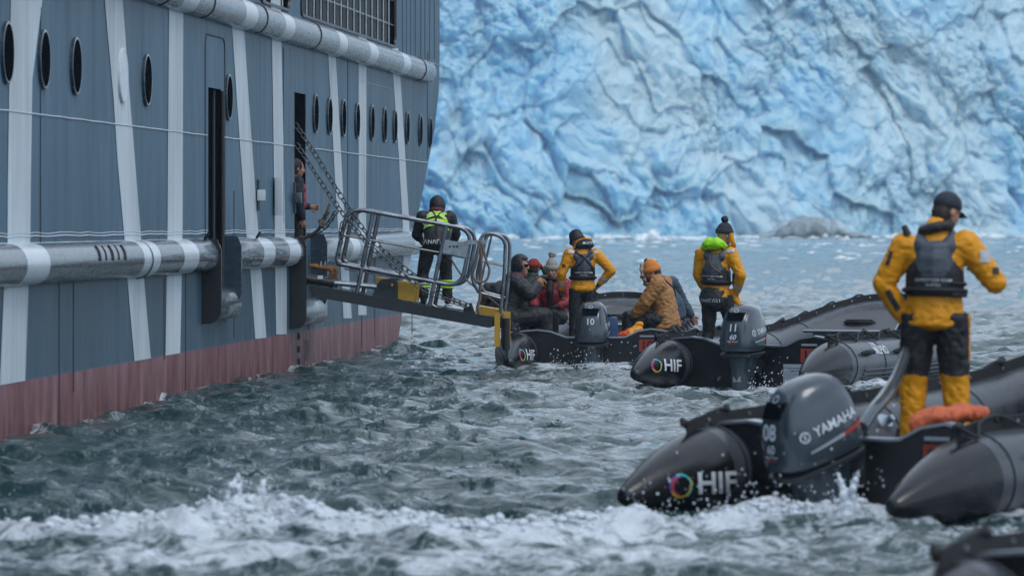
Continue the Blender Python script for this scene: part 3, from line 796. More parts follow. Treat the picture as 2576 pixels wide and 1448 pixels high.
# hinges and brackets on the plating
for px, y0, y1 in ((644, 452, 530), (688, 465, 522), (736, 458, 536)):
    a = HP(px, y1, .03); b = HP(px, y0, .03); b.x, b.y = a.x, a.y
    to_ship(tube('hinge_rod', [a, b], .022, M_FEND, seg=6))
    c = (a+b)/2; to_ship(box('hinge_tab', c+HN*.04, (.10, .18, .14 if px != 688 else .5), M_WHITE if px != 736 else M_FEND, bevel=.01))
# cleats with rope ends on the lower fender
for px, py in ((498, 604), (629, 604)):
    c = HP(px, py); Y = hpz(px, py)[0]; c = HQ(Y, 1.8, .08)
    to_ship(tube('cleat_peg', [c, c+Vector((.05, 0, .08))], .02, M_BLACKP, seg=6))
# scuffs on the fender
for i in range(5):
    Y = 52.3+i*.42; ph = np.linspace(.1, .9, 7)
    pts = [HQ(Y+.12*(p-.5), 1.6)+Vector((0, 0, .203*math.sin(p)))+HN*(.2*1.05*math.cos(p)**.8+.002) for p in ph]
    to_ship(tube('scuff_mark', pts, .012 if i % 2 else .02, M_BLACKP, seg=5))
# draught mark and its dashes, raised weld lettering
b = text_bm('10H', .42, .01)
bmesh.ops.transform(b, matrix=Matrix.Rotation(0, 4, 'Z'), verts=b.verts)
hb = bvh_of([hull])
decal('draught_mark', b, BVHTree.FromPolygons([v.co.copy() for v in hull.data.vertices], [list(p.vertices) for p in hull.data.polygons]), HQ(71.9, .22, .3), HD, Vector((0, 0, 1)), M_SEAM, None, .012)
dm = bpy.data.objects['draught_mark']; to_ship(dm)
for z in (.05, .22, .40):
    to_ship(tube('draught_dash', [HQ(70.9, z, .01), HQ(70.9, z+.09, .01)], .02, M_BLACKP, seg=5))

# ------------------------------------------------------------ inflatable boats
M_RUB = mat('rubber_grey', (.055, .062, .074), .3, var=.25, vscale=6, bump=.0015, bscale=60)
M_RUBB = mat('rubber_black', (.008, .009, .012), .24, var=.35, vscale=5, bump=.0015, bscale=50)
M_STRAP = mat('black_webbing', (.012, .013, .016), .7, bump=.003, bscale=80)
M_DECK = mat('boat_floor', (.05, .055, .06), .6, var=.2)
M_ALU = mat('aluminium_edge', (.45, .49, .54), .35, .9)
M_COWL = mat('motor_cowl_paint', (.045, .062, .08), .22, .2, var=.12, vscale=4, coat=.5)
M_MOTD = mat('motor_dark', (.02, .026, .032), .35, var=.3, vscale=8)
M_DECW = mat('decal_white', (.62, .68, .74), .5)
M_DECG = mat('decal_grey', (.28, .32, .36), .5)
M_RED = mat('decal_red', (.33, .02, .02), .5)
M_REDP = mat('red_plate', (.30, .035, .02), .55)
M_CYAN = mat('decal_cyan', (.03, .5, .52), .5); M_YEL = mat('decal_yellow', (.7, .45, .04), .5)
M_MAG = mat('decal_magenta', (.42, .04, .07), .5); M_PUR = mat('decal_purple', (.16, .07, .30), .5)
M_PLAQ = mat('grey_plaque', (.30, .36, .42), .5)
TR = .30; TX = 1.08; TZ = .28
def tube_path(side, n=60):
    P = []; Rr = []
    for i in range(8):                                   # cone
        t = i/8; y = -1.12+1.02*t; f = 0
        r = .07+(TR-.07)*(1-(1-t)**1.55); P.append((side*TX, y, TZ-(TR-r)*.42)); Rr.append(r)
    for i in range(12): P.append((side*TX, -.1+3.0*i/12, TZ+.02*(i/12)**2)); Rr.append(TR)
    for i in range(17):
        a = math.pi/2*i/16; x = TX*math.cos(a)**.85 if i < 16 else 0; y = 2.9+2.0*math.sin(a); P.append((side*x, y, TZ+.02+.42*(math.sin(a)**2))); Rr.append(TR-.02*math.sin(a))
    return [Vector(p) for p in P], Rr
_mc = {}
def cached(key, fn):
    if key not in _mc:
        o = fn(); _mc[key] = o; return o
    src = _mc[key]; c = src.copy(); COL.objects.link(c); return c
HIFARCS = [(-.0, .0)]
def hif_logo(bvh, O, R, U, s, parent, off=.006):
    """swirl emblem and the three letters, s = emblem radius"""
    for nm, m, r, a0, a1, w in (('emblem_arc', M_CYAN, .92, 110, -55, .16), ('emblem_arc', M_PUR, .82, 75, 215, .22), ('emblem_arc', M_MAG, .62, 110, 265, .22), ('emblem_arc', M_YEL, .80, 205, 370, .17), ('emblem_arc', M_YEL, .98, 5, 45, .13)):
        decal(nm, arc_bm((0, 0), r*s, w*s, a0, a1, 12, w*s*.5), bvh, O, R, U, m, parent, off, .04)
    b = text_bm('HIF', s*2.3, .022, 'LEFT'); o2 = Vector(O)+Vector(R).normalized()*s*1.35+Vector(U).normalized()*s*.12
    decal('lettering', b, bvh, o2, R, U, M_DECW, parent, off, .05)
def superring(cx, cy, z, w, l, n=3.0, k=24, tilt=0):
    out = []
    for i in range(k):
        a = 2*math.pi*i/k; c, s = math.cos(a), math.sin(a)
        out.append(Vector((cx+w/2*math.copysign(abs(c)**(2/n), c), cy+l/2*math.copysign(abs(s)**(2/n), s), z+tilt*(l/2*math.copysign(abs(s)**(2/n), s)))))
    return out
def loft(bm, rings, cap=True):
    R = [[bm.verts.new(p) for p in r] for r in rings]; n = len(R[0])
    for A, B in zip(R[:-1], R[1:]):
        for k in range(n): bm.faces.new((A[k], A[(k+1) % n], B[(k+1) % n], B[k]))
    if cap: bm.faces.new(R[0][::-1]); bm.faces.new(R[-1])
    bmesh.ops.recalc_face_normals(bm, faces=bm.faces)

def make_motor(boat, number, steer=0, trim=0, tx=0, small='60'):
    """outboard on the transom; boat-local metres, then turned about the swivel"""
    M = Matrix.Translation((tx, -.10, .55)) @ Matrix.Rotation(math.radians(steer), 4, 'Z') @ Matrix.Rotation(math.radians(trim), 4, 'X') @ Matrix.Translation((0, -.24, -.55))
    mot = empty('outboard_motor'); mot.parent = boat; mot.matrix_basis = M
    bm = bmesh.new()
    secs = [(.0, .44, .66, 0), (.05, .47, .70, 0), (.14, .475, .70, 0), (.26, .46, .675, .0), (.38, .43, .62, .015), (.47, .385, .53, .03), (.53, .32, .42, .04), (.565, .22, .28, .045), (.578, .10, .13, .05)]
    loft(bm, [superring(0, cy, .44+z, w, l, 3.1 if z < .4 else 2.7, 32, .05 if z < .3 else 0) for z, w, l, cy in secs])
    cowl = from_bm('cowling', bm, M_COWL, mot, autosmooth=60)
    sub = cowl.modifiers.new('s', 'SUBSURF'); sub.levels = 1; sub.render_levels = 1
    bv = bvh_of([cowl])
    # recess with the grab handle at the rear, seam band below
    bm = bmesh.new(); loft(bm, [superring(0, 0, .44+z, w, l, 3.1, 32, .05) for z, w, l in ((-.05, .40, .60), (-.035, .455, .685), (-.005, .462, .692), (.004, .44, .66))])
    from_bm('seam_band', bm, M_MOTD, mot, autosmooth=40)
    decal('air_intake', poly_bm([(-.10, -.045), (.10, -.045), (.115, .05), (-.115, .05)]), bv, (0, -.3, .87), (1, 0, 0), (0, 0, 1), M_GLASSD, mot, .008, .03)
    for s in (-1, 1):
        decal('cowl_crease', poly_bm([(s*.12, .09), (s*.13, .10), (s*.15, -.16), (s*.142, -.16)]), bv, (0, -.3, .86), (1, 0, 0), (0, 0, 1), M_MOTD, mot, .004, .04)
    decal('numeral', text_bm(number, .145 if number == '08' else .122, .022 if number == '08' else .012), bv, (0, -.3, .735), (1, 0, 0), (0, 0, 1), M_DECW, mot, .007)
    if number != '10': decal('lettering', text_bm(small, .085, .02, shear=.25), bv, (0, -.3, .625), (1, 0, 0), (0, 0, 1), M_DECW, mot, .007)
    if number != '10': decal('lettering', text_bm('High Thrust', .028, .004, shear=.2), bv, (0, -.3, .575), (1, 0, 0), (0, 0, 1), M_DECW, mot, .007)
    if number != '10': decal('red_bar', poly_bm([(-.05, 0), (.05, 0), (.05, .012), (-.05, .012)]), bv, (0, -.3, .545), (1, 0, 0), (0, 0, 1), M_RED, mot, .007)
    # roundel on top rear
    bm = arc_bm((0, 0), .026, .006, 0, 360, 20); decal('roundel', bm, bv, (0, -.27, .98), (1, 0, 0), (0, .55, .83), M_DECW, mot, .006)
    for s in (1, -1):
        R = (0, s*1, 0)
        R = Vector((0, s, .10*s)).normalized(); U = Vector((0, -.10, 1)) if True else 0
        U = Vector((0, -R.z*s, abs(R.y))).normalized()
        O = Vector((s*.3, .04, .70))
        decal('lettering', text_bm('YAMAHA', .095, .016), bv, O+R*.03, R, U, M_DECW, mot, .006)
        decal('roundel', arc_bm((0, 0), .034, .008, 0, 360, 20), bv, O-R*.24, R, U, M_DECW, mot, .006)
        for k in range(3): decal('roundel_spoke', poly_bm([(-.028*math.cos(k*1.047)-.003, -.028*math.sin(k*1.047)), (.028*math.cos(k*1.047)-.003, .028*math.sin(k*1.047)), (.028*math.cos(k*1.047)+.003, .028*math.sin(k*1.047)), (-.028*math.cos(k*1.047)+.003, -.028*math.sin(k*1.047))]), bv, O-R*.24, R, U, M_DECW, mot, .006)
        decal('side_stripe', poly_bm([(-.24, -.02), (.06, -.012), (.06, .014), (-.24, -.004)]), bv, O-U*.10, R, U, M_DECG, mot, .006)
        decal('side_stripe', poly_bm([(.06, -.012), (.29, -.0), (.29, .03), (.06, .014)]), bv, O-U*.10, R, U, M_RED, mot, .006)
    # midsection, bracket and leg
    bm = bmesh.new(); loft(bm, [superring(0, cy, z, w, l, 2.6, 20) for z, w, l, cy in ((.42, .34, .54, .02), (.34, .31, .48, .0), (.2, .27, .42, -.01), (.0, .2, .36, -.02), (-.25, .11, .30, -.03), (-.5, .08, .26, -.04))])
    from_bm('drive_leg', bm, M_COWL, mot, autosmooth=50)
    box('cavitation_plate', (0, -.08, -.27), (.22, .46, .02), M_MOTD, mot, bevel=.008)
    for s in (-1, 1): box('clamp_bracket', (s*.11, .27, .36), (.03, .16, .36), M_MOTD, mot, bevel=.01)
    box('swivel_block', (0, .24, .34), (.16, .12, .26), M_MOTD, mot, bevel=.02)
    box('leg_plate', (0, -.20, .14), (.10, .02, .11), M_DECG, mot, bevel=.01)
    tube('tilt_knob', [(.16, .0, .40), (.22, -.0, .39)], [.018, .026], M_STEEL, mot)
    return mot

def make_boat(label, number, loc, yaw, pitch=0, roll=0, plaque=False, steer=0, trim=0, logo=True, motor=True):
    boat = empty('inflatable_boat', loc, (0, 0, 0)); tag(boat, label, 'boat', 'black rigid inflatable boats')
    boat.rotation_euler = (Matrix.Rotation(-math.radians(yaw), 4, 'Z') @ Matrix.Rotation(math.radians(pitch), 4, 'X') @ Matrix.Rotation(math.radians(roll), 4, 'Y')).to_euler()
    def child(key, fn):
        o = cached(key, fn); o.parent = boat; return o
    sides = {}
    for side in (-1, 1):
        P, Rr = tube_path(side)
        def mk():
            bm = bmesh.new(); sweep(bm, P[7:], Rr[7:], 28, up=(0, 0, 1), cap=True); bmesh.ops.recalc_face_normals(bm, faces=bm.faces)
            return from_bm('buoyancy_tube', bm, M_RUB, autosmooth=60)
        t = child(('tube', side), mk)
        def mkc():
            bm = bmesh.new()
            p0 = P[0]-Vector((0, .05, 0)); sweep(bm, [p0, P[0]-Vector((0, .035, 0))]+P[:8], [.02, .05]+Rr[:8], 28, up=(0, 0, 1), cap=True); bmesh.ops.recalc_face_normals(bm, faces=bm.faces)
            return from_bm('tube_cone', bm, M_RUBB if side < 0 else M_RUBB, autosmooth=60)
        c = child(('cone', side), mkc); sides[side] = (t, c)
        # glued seams round the tube
        for k in (8, 12, 16, 21, 26):
            p = P[k]; d = (P[k+1]-P[k-1]).normalized(); s = d.cross(Vector((0, 0, 1))).normalized(); u = s.cross(d)
            def mks(): return tube('tube_seam', [p+s*((Rr[k]+.003)*math.cos(a))+u*((Rr[k]+.003)*math.sin(a)) for a in np.linspace(0, 2*math.pi, 30)[:-1]], (.006), M_RUBB, None, 5, closed=True)
            child(('seam', side, k), mks)
        # top flange with eyelets and a laced lifeline
        def off(k, ang, r):
            p = P[k]; d = (P[min(k+1, len(P)-1)]-P[k-1]).normalized(); s = d.cross(Vector((0, 0, 1))).normalized()*side; s.z = 0
            if s.length < 1e-6: s = Vector((side, 0, 0))
            s.normalize(); return p+s*(r*math.sin(ang))+Vector((0, 0, 1))*(r*math.cos(ang))
        ks = list(range(6, len(P)))
        def mkf():
            bm = bmesh.new(); A = []
            for k in ks:
                a = .05 if k > 8 else .05
                A.append([bm.verts.new(off(k, a+da, Rr[k]+h)) for da, h in ((-.012, -.01), (-.012, .085), (.03, .085), (.03, -.01))])
            for a, b in zip(A[:-1], A[1:]):
                for q in range(4): bm.faces.new((a[q], a[(q+1) % 4], b[(q+1) % 4], b[q]))
            bm.faces.new(A[0]); bm.faces.new(A[-1][::-1]); bmesh.ops.recalc_face_normals(bm, faces=bm.faces)
            return from_bm('lacing_flange', bm, M_STRAP, autosmooth=30)
        child(('flange', side), mkf)
        for k in range(8, len(P)-2, 2):
            def mkg():
                q = off(k, .05, Rr[k]+.045)
                d = (P[k+1]-P[k-1]).normalized(); n = d.cross(Vector((0, 0, 1))).normalized()
                bm = bmesh.new(); bmesh.ops.create_cone(bm, segments=10, radius1=.012, radius2=.012, depth=.03, cap_ends=True, matrix=Matrix.Translation(q) @ n.to_track_quat('Z', 'Y').to_matrix().to_4x4())
                return from_bm('eyelet', bm, M_ALU, smooth=False)
            child(('eyelet', side, k), mkg)
        def mkl():
            pts = []
            for k in range(6, len(P)-1):
                ph = (k % 3); hgt = (.10, .02, .075)[ph]; pts.append(off(k, .10+(.22 if ph == 1 else 0), Rr[k]+hgt))
            return tube('lifeline', smooth_path(pts, 4), .013, M_STRAP, None, 6)
        child(('line', side), mkl)
        for k in (6, 9, 12, 15, 18, 21, 24):
            def mkk():
                B = Blob(); q = off(k, .06, Rr[k]+.09)
                for i in range(5): B.ell(q+Vector((random.uniform(-.03, .03), random.uniform(-.04, .04), random.uniform(-.02, .025))), .024)
                return B.build('rope_knot', .012, M_STRAP)
            child(('knot', side, k), mkk)
        # rubbing strakes low on the outside
        for ang in (1.75, 1.93, 2.10, 2.28):
            def mkr():
                pts = [off(k, ang, Rr[k]+.004) for k in range(9, 30)]
                return tube('rubbing_strake', pts, .013, M_RUBB, None, 6)
            child(('strake', side, ang), mkr)
        for yk in (.30, 1.45):
            def mkh():
                q = Vector((side*(TX+TR*.86), yk, TZ+TR*.50)); return tube('carry_handle', [q+Vector((side*.01, -.17, -.0)), q+Vector((side*.05, -.13, .012)), q+Vector((side*.055, .13, .012)), q+Vector((side*.01, .17, 0))], [.02, .03, .03, .02], M_STRAP, None, 8)
            child(('handle', side, yk), mkh)
        for yk in (1.75,):
            def mkv():
                q = Vector((side*(TX-TR*.86), yk, TZ+TR*.6)); n = Vector((-side*.85, 0, .55)).normalized()
                bm = bmesh.new(); bmesh.ops.create_cone(bm, segments=16, radius1=.075, radius2=.05, depth=.03, cap_ends=True, matrix=Matrix.Translation(q) @ n.to_track_quat('Z', 'Y').to_matrix().to_4x4())
                bmesh.ops.create_cone(bm, segments=10, radius1=.03, radius2=.025, depth=.07, cap_ends=True, matrix=Matrix.Translation(q+n*.03) @ n.to_track_quat('Z', 'Y').to_matrix().to_4x4())
                return from_bm('air_valve', bm, M_ALU, smooth=False)
            child(('valve', side, yk), mkv)
        if side > 0 or True:
            bv = bvh_of([t])
            R = Vector((0, 1, 0)) if side > 0 else Vector((0, -1, 0))
            def mkt(): return decal('lettering', text_bm('MILPRO', .135, .012), bv, (side*(TX+.5), .85, TZ+.17), R, (0, 0, 1), M_DECW, None, .008)
            child(('milpro', side), mkt)
            def mkt2(): return decal('lettering', text_bm('ZODIAC', .045, .006), bv, (side*(TX+.5), .75 if side > 0 else .95, TZ+.245), R, (0, 0, 1), M_DECW, None, .008)
            child(('zodiac', side), mkt2)
    # transom with its bracket shoulders
    prof = [(-1.05, .02), (-1.05, .58), (-.80, .60), (-.62, .58), (-.40, .50), (.36, .50), (.44, .505), (.62, .59), (.80, .62), (1.05, .58), (1.05, .02)]
    def mkT():
        bm = bmesh.new(); prism(bm, [(x, -.035, z-.12 if z < .1 else z) for x, z in prof], (0, .07, 0)); bmesh.ops.recalc_face_normals(bm, faces=bm.faces)
        return from_bm('transom', bm, M_RUBB, smooth=False)
    child('transom', mkT)
    def mkE():
        bm = bmesh.new(); top = prof[1:-1]
        for (x0, z0), (x1, z1) in zip(top[:-1], top[1:]):
            prism(bm, [(x0, -.05, z0+.002), (x1, -.05, z1+.002), (x1, -.05, z1+.022), (x0, -.05, z0+.022)], (0, .10, 0))
        bmesh.ops.recalc_face_normals(bm, faces=bm.faces)
        return from_bm('transom_edge', bm, M_ALU, smooth=False)
    child('edge', mkE)
    def mkF():
        bm = bmesh.new(); pl = [(-.95, 0, .12), (.95, 0, .12), (.92, 2.9, .14), (.6, 3.9, .2), (0, 4.4, .26), (-.6, 3.9, .2), (-.92, 2.9, .14)]
        prism(bm, pl, (0, 0, .035)); bmesh.ops.recalc_face_normals(bm, faces=bm.faces); return from_bm('floor_board', bm, M_DECK, smooth=False)
    child('floor', mkF)
    def mkK():
        bm = bmesh.new(); rings = []
        for y, w, zb in ((0, .85, -.12), (1.5, .85, -.15), (3, .75, -.14), (4, .4, -.02), (4.6, .1, .2)):
            rings.append([Vector((-w, y, .12+zb*.0)), Vector((-w*.5, y, zb*.7)), Vector((0, y, zb)), Vector((w*.5, y, zb*.7)), Vector((w, y, .12)), Vector((0, y, .13))])
        loft(bm, rings); return from_bm('keel_hull', bm, M_RUBB, smooth=False)
    child('keel', mkK)
    def mkD():
        bm = bmesh.new(); pl = [(-.62, 3.35, .60), (.62, 3.35, .60), (.35, 4.35, .80), (0, 4.55, .84), (-.35, 4.35, .80)]
        prism(bm, pl, (0, 0, .04)); bmesh.ops.recalc_face_normals(bm, faces=bm.faces); return from_bm('bow_locker_lid', bm, M_DECK, smooth=False)
    child('bowlid', mkD)
    child('bowedge', lambda: tube('lid_edge', [(-.62, 3.34, .625), (.62, 3.34, .625), (.37, 4.36, .825)], .018, M_ALU, None, 6))
    child('bowbox', lambda: box('bow_locker', (0, 3.55, .38), (1.0, .40, .44), M_DECK, None, bevel=.02))
    def mkcoil():
        bm = bmesh.new()
        for i in range(4):
            r = .20-.03*(i % 2); c = Vector((0, 3.72, .69+.022*i)); sweep(bm, [c+Vector((r*math.cos(a), r*.8*math.sin(a), 0)) for a in np.linspace(0, 2*math.pi, 22)[:-1]], .013, 6, closed=True)
        return from_bm('rope_coil', bm, M_STRAP)
    child('coil', mkcoil)
    # fuel tank boxes and number plate
    bvT = bvh_of([_mc['transom']])
    if number: box('number_plate', (.74, -.042, .40), (.22, .012, .17), M_REDP, boat)
    for o_, tx_ in (((0, number),) if number else ()):
        b = text_bm(tx_, .17, .012); bmesh.ops.transform(b, matrix=Matrix.Translation((.74, -.052, .40)) @ Matrix.Rotation(math.radians(90), 4, 'X'), verts=b.verts); from_bm('numeral', b, M_RUBB, boat, smooth=False)
    box('serial_strip', (.74, -.042, .53), (.2, .01, .025), M_DECG, boat)
    tube('drain_plug', [(-.42, -.035, .12), (-.42, -.09, .10)], [.02, .014], M_ALU, boat)
    if plaque:
        box('sponsor_plaque', (.64, -.055, .17), (.46, .012, .25), M_PLAQ, boat, bevel=.004)
        for s_, t_, p_ in ((.09, 'HIF', (.70, -.064, .10)), (.026, 'The vessel in expedition, navigation partner', (.64, -.064, .25)), (.026, 'waters of Magallanes, Chile', (.64, -.064, .215))):
            b = text_bm(t_, s_, .002+(.004 if s_ > .05 else 0)); bmesh.ops.transform(b, matrix=Matrix.Translation(p_) @ Matrix.Rotation(math.radians(90), 4, 'X'), verts=b.verts); from_bm('lettering', b, M_RUBB, boat, smooth=False)
        b = arc_bm((0, 0), .03, .012, 60, 330, 12, .004); bmesh.ops.transform(b, matrix=Matrix.Translation((.57, -.064, .10)) @ Matrix.Rotation(math.radians(90), 4, 'X'), verts=b.verts); from_bm('emblem_arc', b, M_RUBB, boat, smooth=False)
    if logo:
        bv = bvh_of([sides[-1][1], sides[-1][0]])
        # seen on the inner rear face of the port cone
        n = Vector((.62, -.78, .12)).normalized(); R = Vector((.78, .62, .02)).normalized(); U = n.cross(R).normalized(); 
        hif_logo(bv, Vector((-TX-.02, -.62, TZ-.035-(.05 if number == '08' else 0)))+n*.25+R*(.085 if number == '08' else 0), R, U, .088, boat)
    if motor: make_motor(boat, number, steer, trim)
    return boat

boat11 = make_boat('black inflatable boat with motor numbered 11 and the navy beanie driver', '11', (0,0,0), 24, plaque=True)
boat10 = make_boat('black inflatable boat with motor numbered 10 moored at the gangway end', '10', (0,0,0), 6)
boat08 = make_boat('nearest black inflatable boat under way with motor numbered 08', '08', (0,0,0), 37, pitch=3.0, steer=-20, trim=14)
boat00 = make_boat('blurred grey inflatable boat cut off by the bottom right corner', '', (0,0,0), 30, logo=False, motor=False)
def put(boat, px, d, z):
    boat.location = (W(px, 560, d).x, d, z)
put(boat11, 1895, 62.6, -.0); put(boat10, 1495, 72.2, -.11); put(boat08, 2140, 35.3, .02); put(boat00, 3030, 22.4, -.06)

# ------------------------------------------------------------ people
M_SKIN = mat('skin', (.42, .23, .16), .5, var=.12, vscale=20)
M_SKIND = mat('skin_weathered', (.27, .14, .10), .5, var=.12, vscale=20)
M_ORJ = mat('jacket_orange_yellow', (.68, .285, .006), .45, spec=.3, var=.07, vscale=7, bump=.004, bscale=14)
M_BLK = mat('cloth_black', (.012, .013, .017), .6, var=.3, vscale=9, bump=.004, bscale=14)
M_NAVY = mat('cloth_navy', (.012, .018, .035), .75, bump=.003, bscale=60)
M_CHAR = mat('cloth_charcoal', (.016, .019, .025), .55, var=.25, vscale=8, bump=.004, bscale=16)
M_VEST = mat('vest_slate', (.055, .07, .095), .6, var=.12, vscale=6, bump=.002, bscale=30)
M_TAN = mat('jacket_tan', (.34, .16, .045), .6, var=.15, vscale=6, bump=.005, bscale=12)
M_KORG = mat('knit_orange', (.62, .21, .035), .85, bump=.004, bscale=70)
M_KGRY = mat('knit_grey', (.32, .31, .29), .85, bump=.006, bscale=60)
M_REDV = mat('vest_red', (.30, .025, .035), .55, var=.2, vscale=9)
M_MARO = mat('collar_maroon', (.13, .015, .022), .7, bump=.003, bscale=30)
M_LIME = mat('hood_lime', (.33, .75, .01), .5, bump=.006, bscale=10)
M_HIV = mat('hi_vis_yellow', (.45, .85, .02), .55)
M_SILV = mat('reflective_silver', (.40, .43, .46), .4, .2, var=.1, vscale=30)
M_BLUEJ = mat('jacket_dark_blue', (.025, .045, .075), .6, var=.3, vscale=9, bump=.004, bscale=12)
M_GREENJ = mat('jacket_dark_green', (.03, .045, .038), .6, var=.3, vscale=9, bump=.004, bscale=12)
M_HAIR = mat('hair_dark', (.02, .012, .009), .6, bump=.004, bscale=90)
M_FUR = mat('fur_trim', (.36, .30, .24), .9, var=.4, vscale=40, bump=.02, bscale=60)
M_EYE = mat('eye_white', (.6, .6, .58), .3); M_IRIS = mat('iris_dark', (.02, .015, .01), .2); M_LIP = mat('lips', (.30, .10, .08), .5)
M_TEALK = mat('knit_teal_blue', (.05, .12, .19), .85, var=.5, vscale=18, var_col=(.10, .03, .06))

def skel(h=1.75, **ov):
    k = h/1.75
    J = dict(pelvis=(0,0,.96), waist=(0,0,1.10), chest=(0,0,1.30), neck=(0,0,1.47), head=(0,.02,1.63))
    for s, n in ((-1, 'L'), (1, 'R')):
        J.update({'sh'+n: (s*.19, 0, 1.43), 'el'+n: (s*.25, -.03, 1.15), 'wr'+n: (s*.25, .05, .90), 'hip'+n: (s*.095, 0, .93), 'kn'+n: (s*.12, .02, .50), 'an'+n: (s*.13, -.02, .09)})
    J = {a: Vector(b)*k for a, b in J.items()}
    for a, b in ov.items(): J[a] = Vector(b)
    return J
def frame(J):
    lat = (J['shR']-J['shL']); lat.normalize()
    up = (J['neck']-J['pelvis']).normalized(); fw = up.cross(lat).normalized(); lat = fw.cross(up).normalized()
    return Matrix((lat, fw, up)).transposed()
def headR(yaw, pitch, roll=0):
    return (Matrix.Rotation(math.radians(yaw), 3, 'Z') @ Matrix.Rotation(math.radians(pitch), 3, 'X') @ Matrix.Rotation(math.radians(roll), 3, 'Y'))

def hand_parts(B, wr, el, side, grip=.5, k=1.0, inward=None):
    """palm, four unequal bent fingers and a thumb leaving the side of the palm"""
    d = (wr-el).normalized(); inw = Vector(inward) if inward is not None else Vector((-side, 0, 0))
    n = (inw-d*inw.dot(d))
    n = n.normalized() if n.length > .05 else d.orthogonal().normalized()
    w = d.cross(n).normalized()*side
    B.limb([wr-d*.03, wr+d*.02], [(.027*k,)*3, (.03*k,)*3])
    R = Matrix((w, n, d)).transposed()
    B.ell(wr+d*.055, (.042*k, .018*k, .05*k), R)
    for i, (o, L) in enumerate(((-.031, .066), (-.0105, .076), (.0105, .072), (.031, .056))):
        b = wr+d*.09+w*o; c = b+(d*math.cos(grip)+n*math.sin(grip))*L*.5*k; e = c+(d*math.cos(grip*2.3)+n*math.sin(grip*2.3))*L*.55*k
        B.limb([b-d*.02, b, c, e], [.0105*k, .0105*k, .0098*k, .0085*k])
    t0 = wr+d*.03-w*.035; t1 = t0-w*.028+d*.03+n*.014; t2 = t1+d*.03+n*.02
    B.limb([t0, t1, t2], [.014*k, .0125*k, .0105*k])

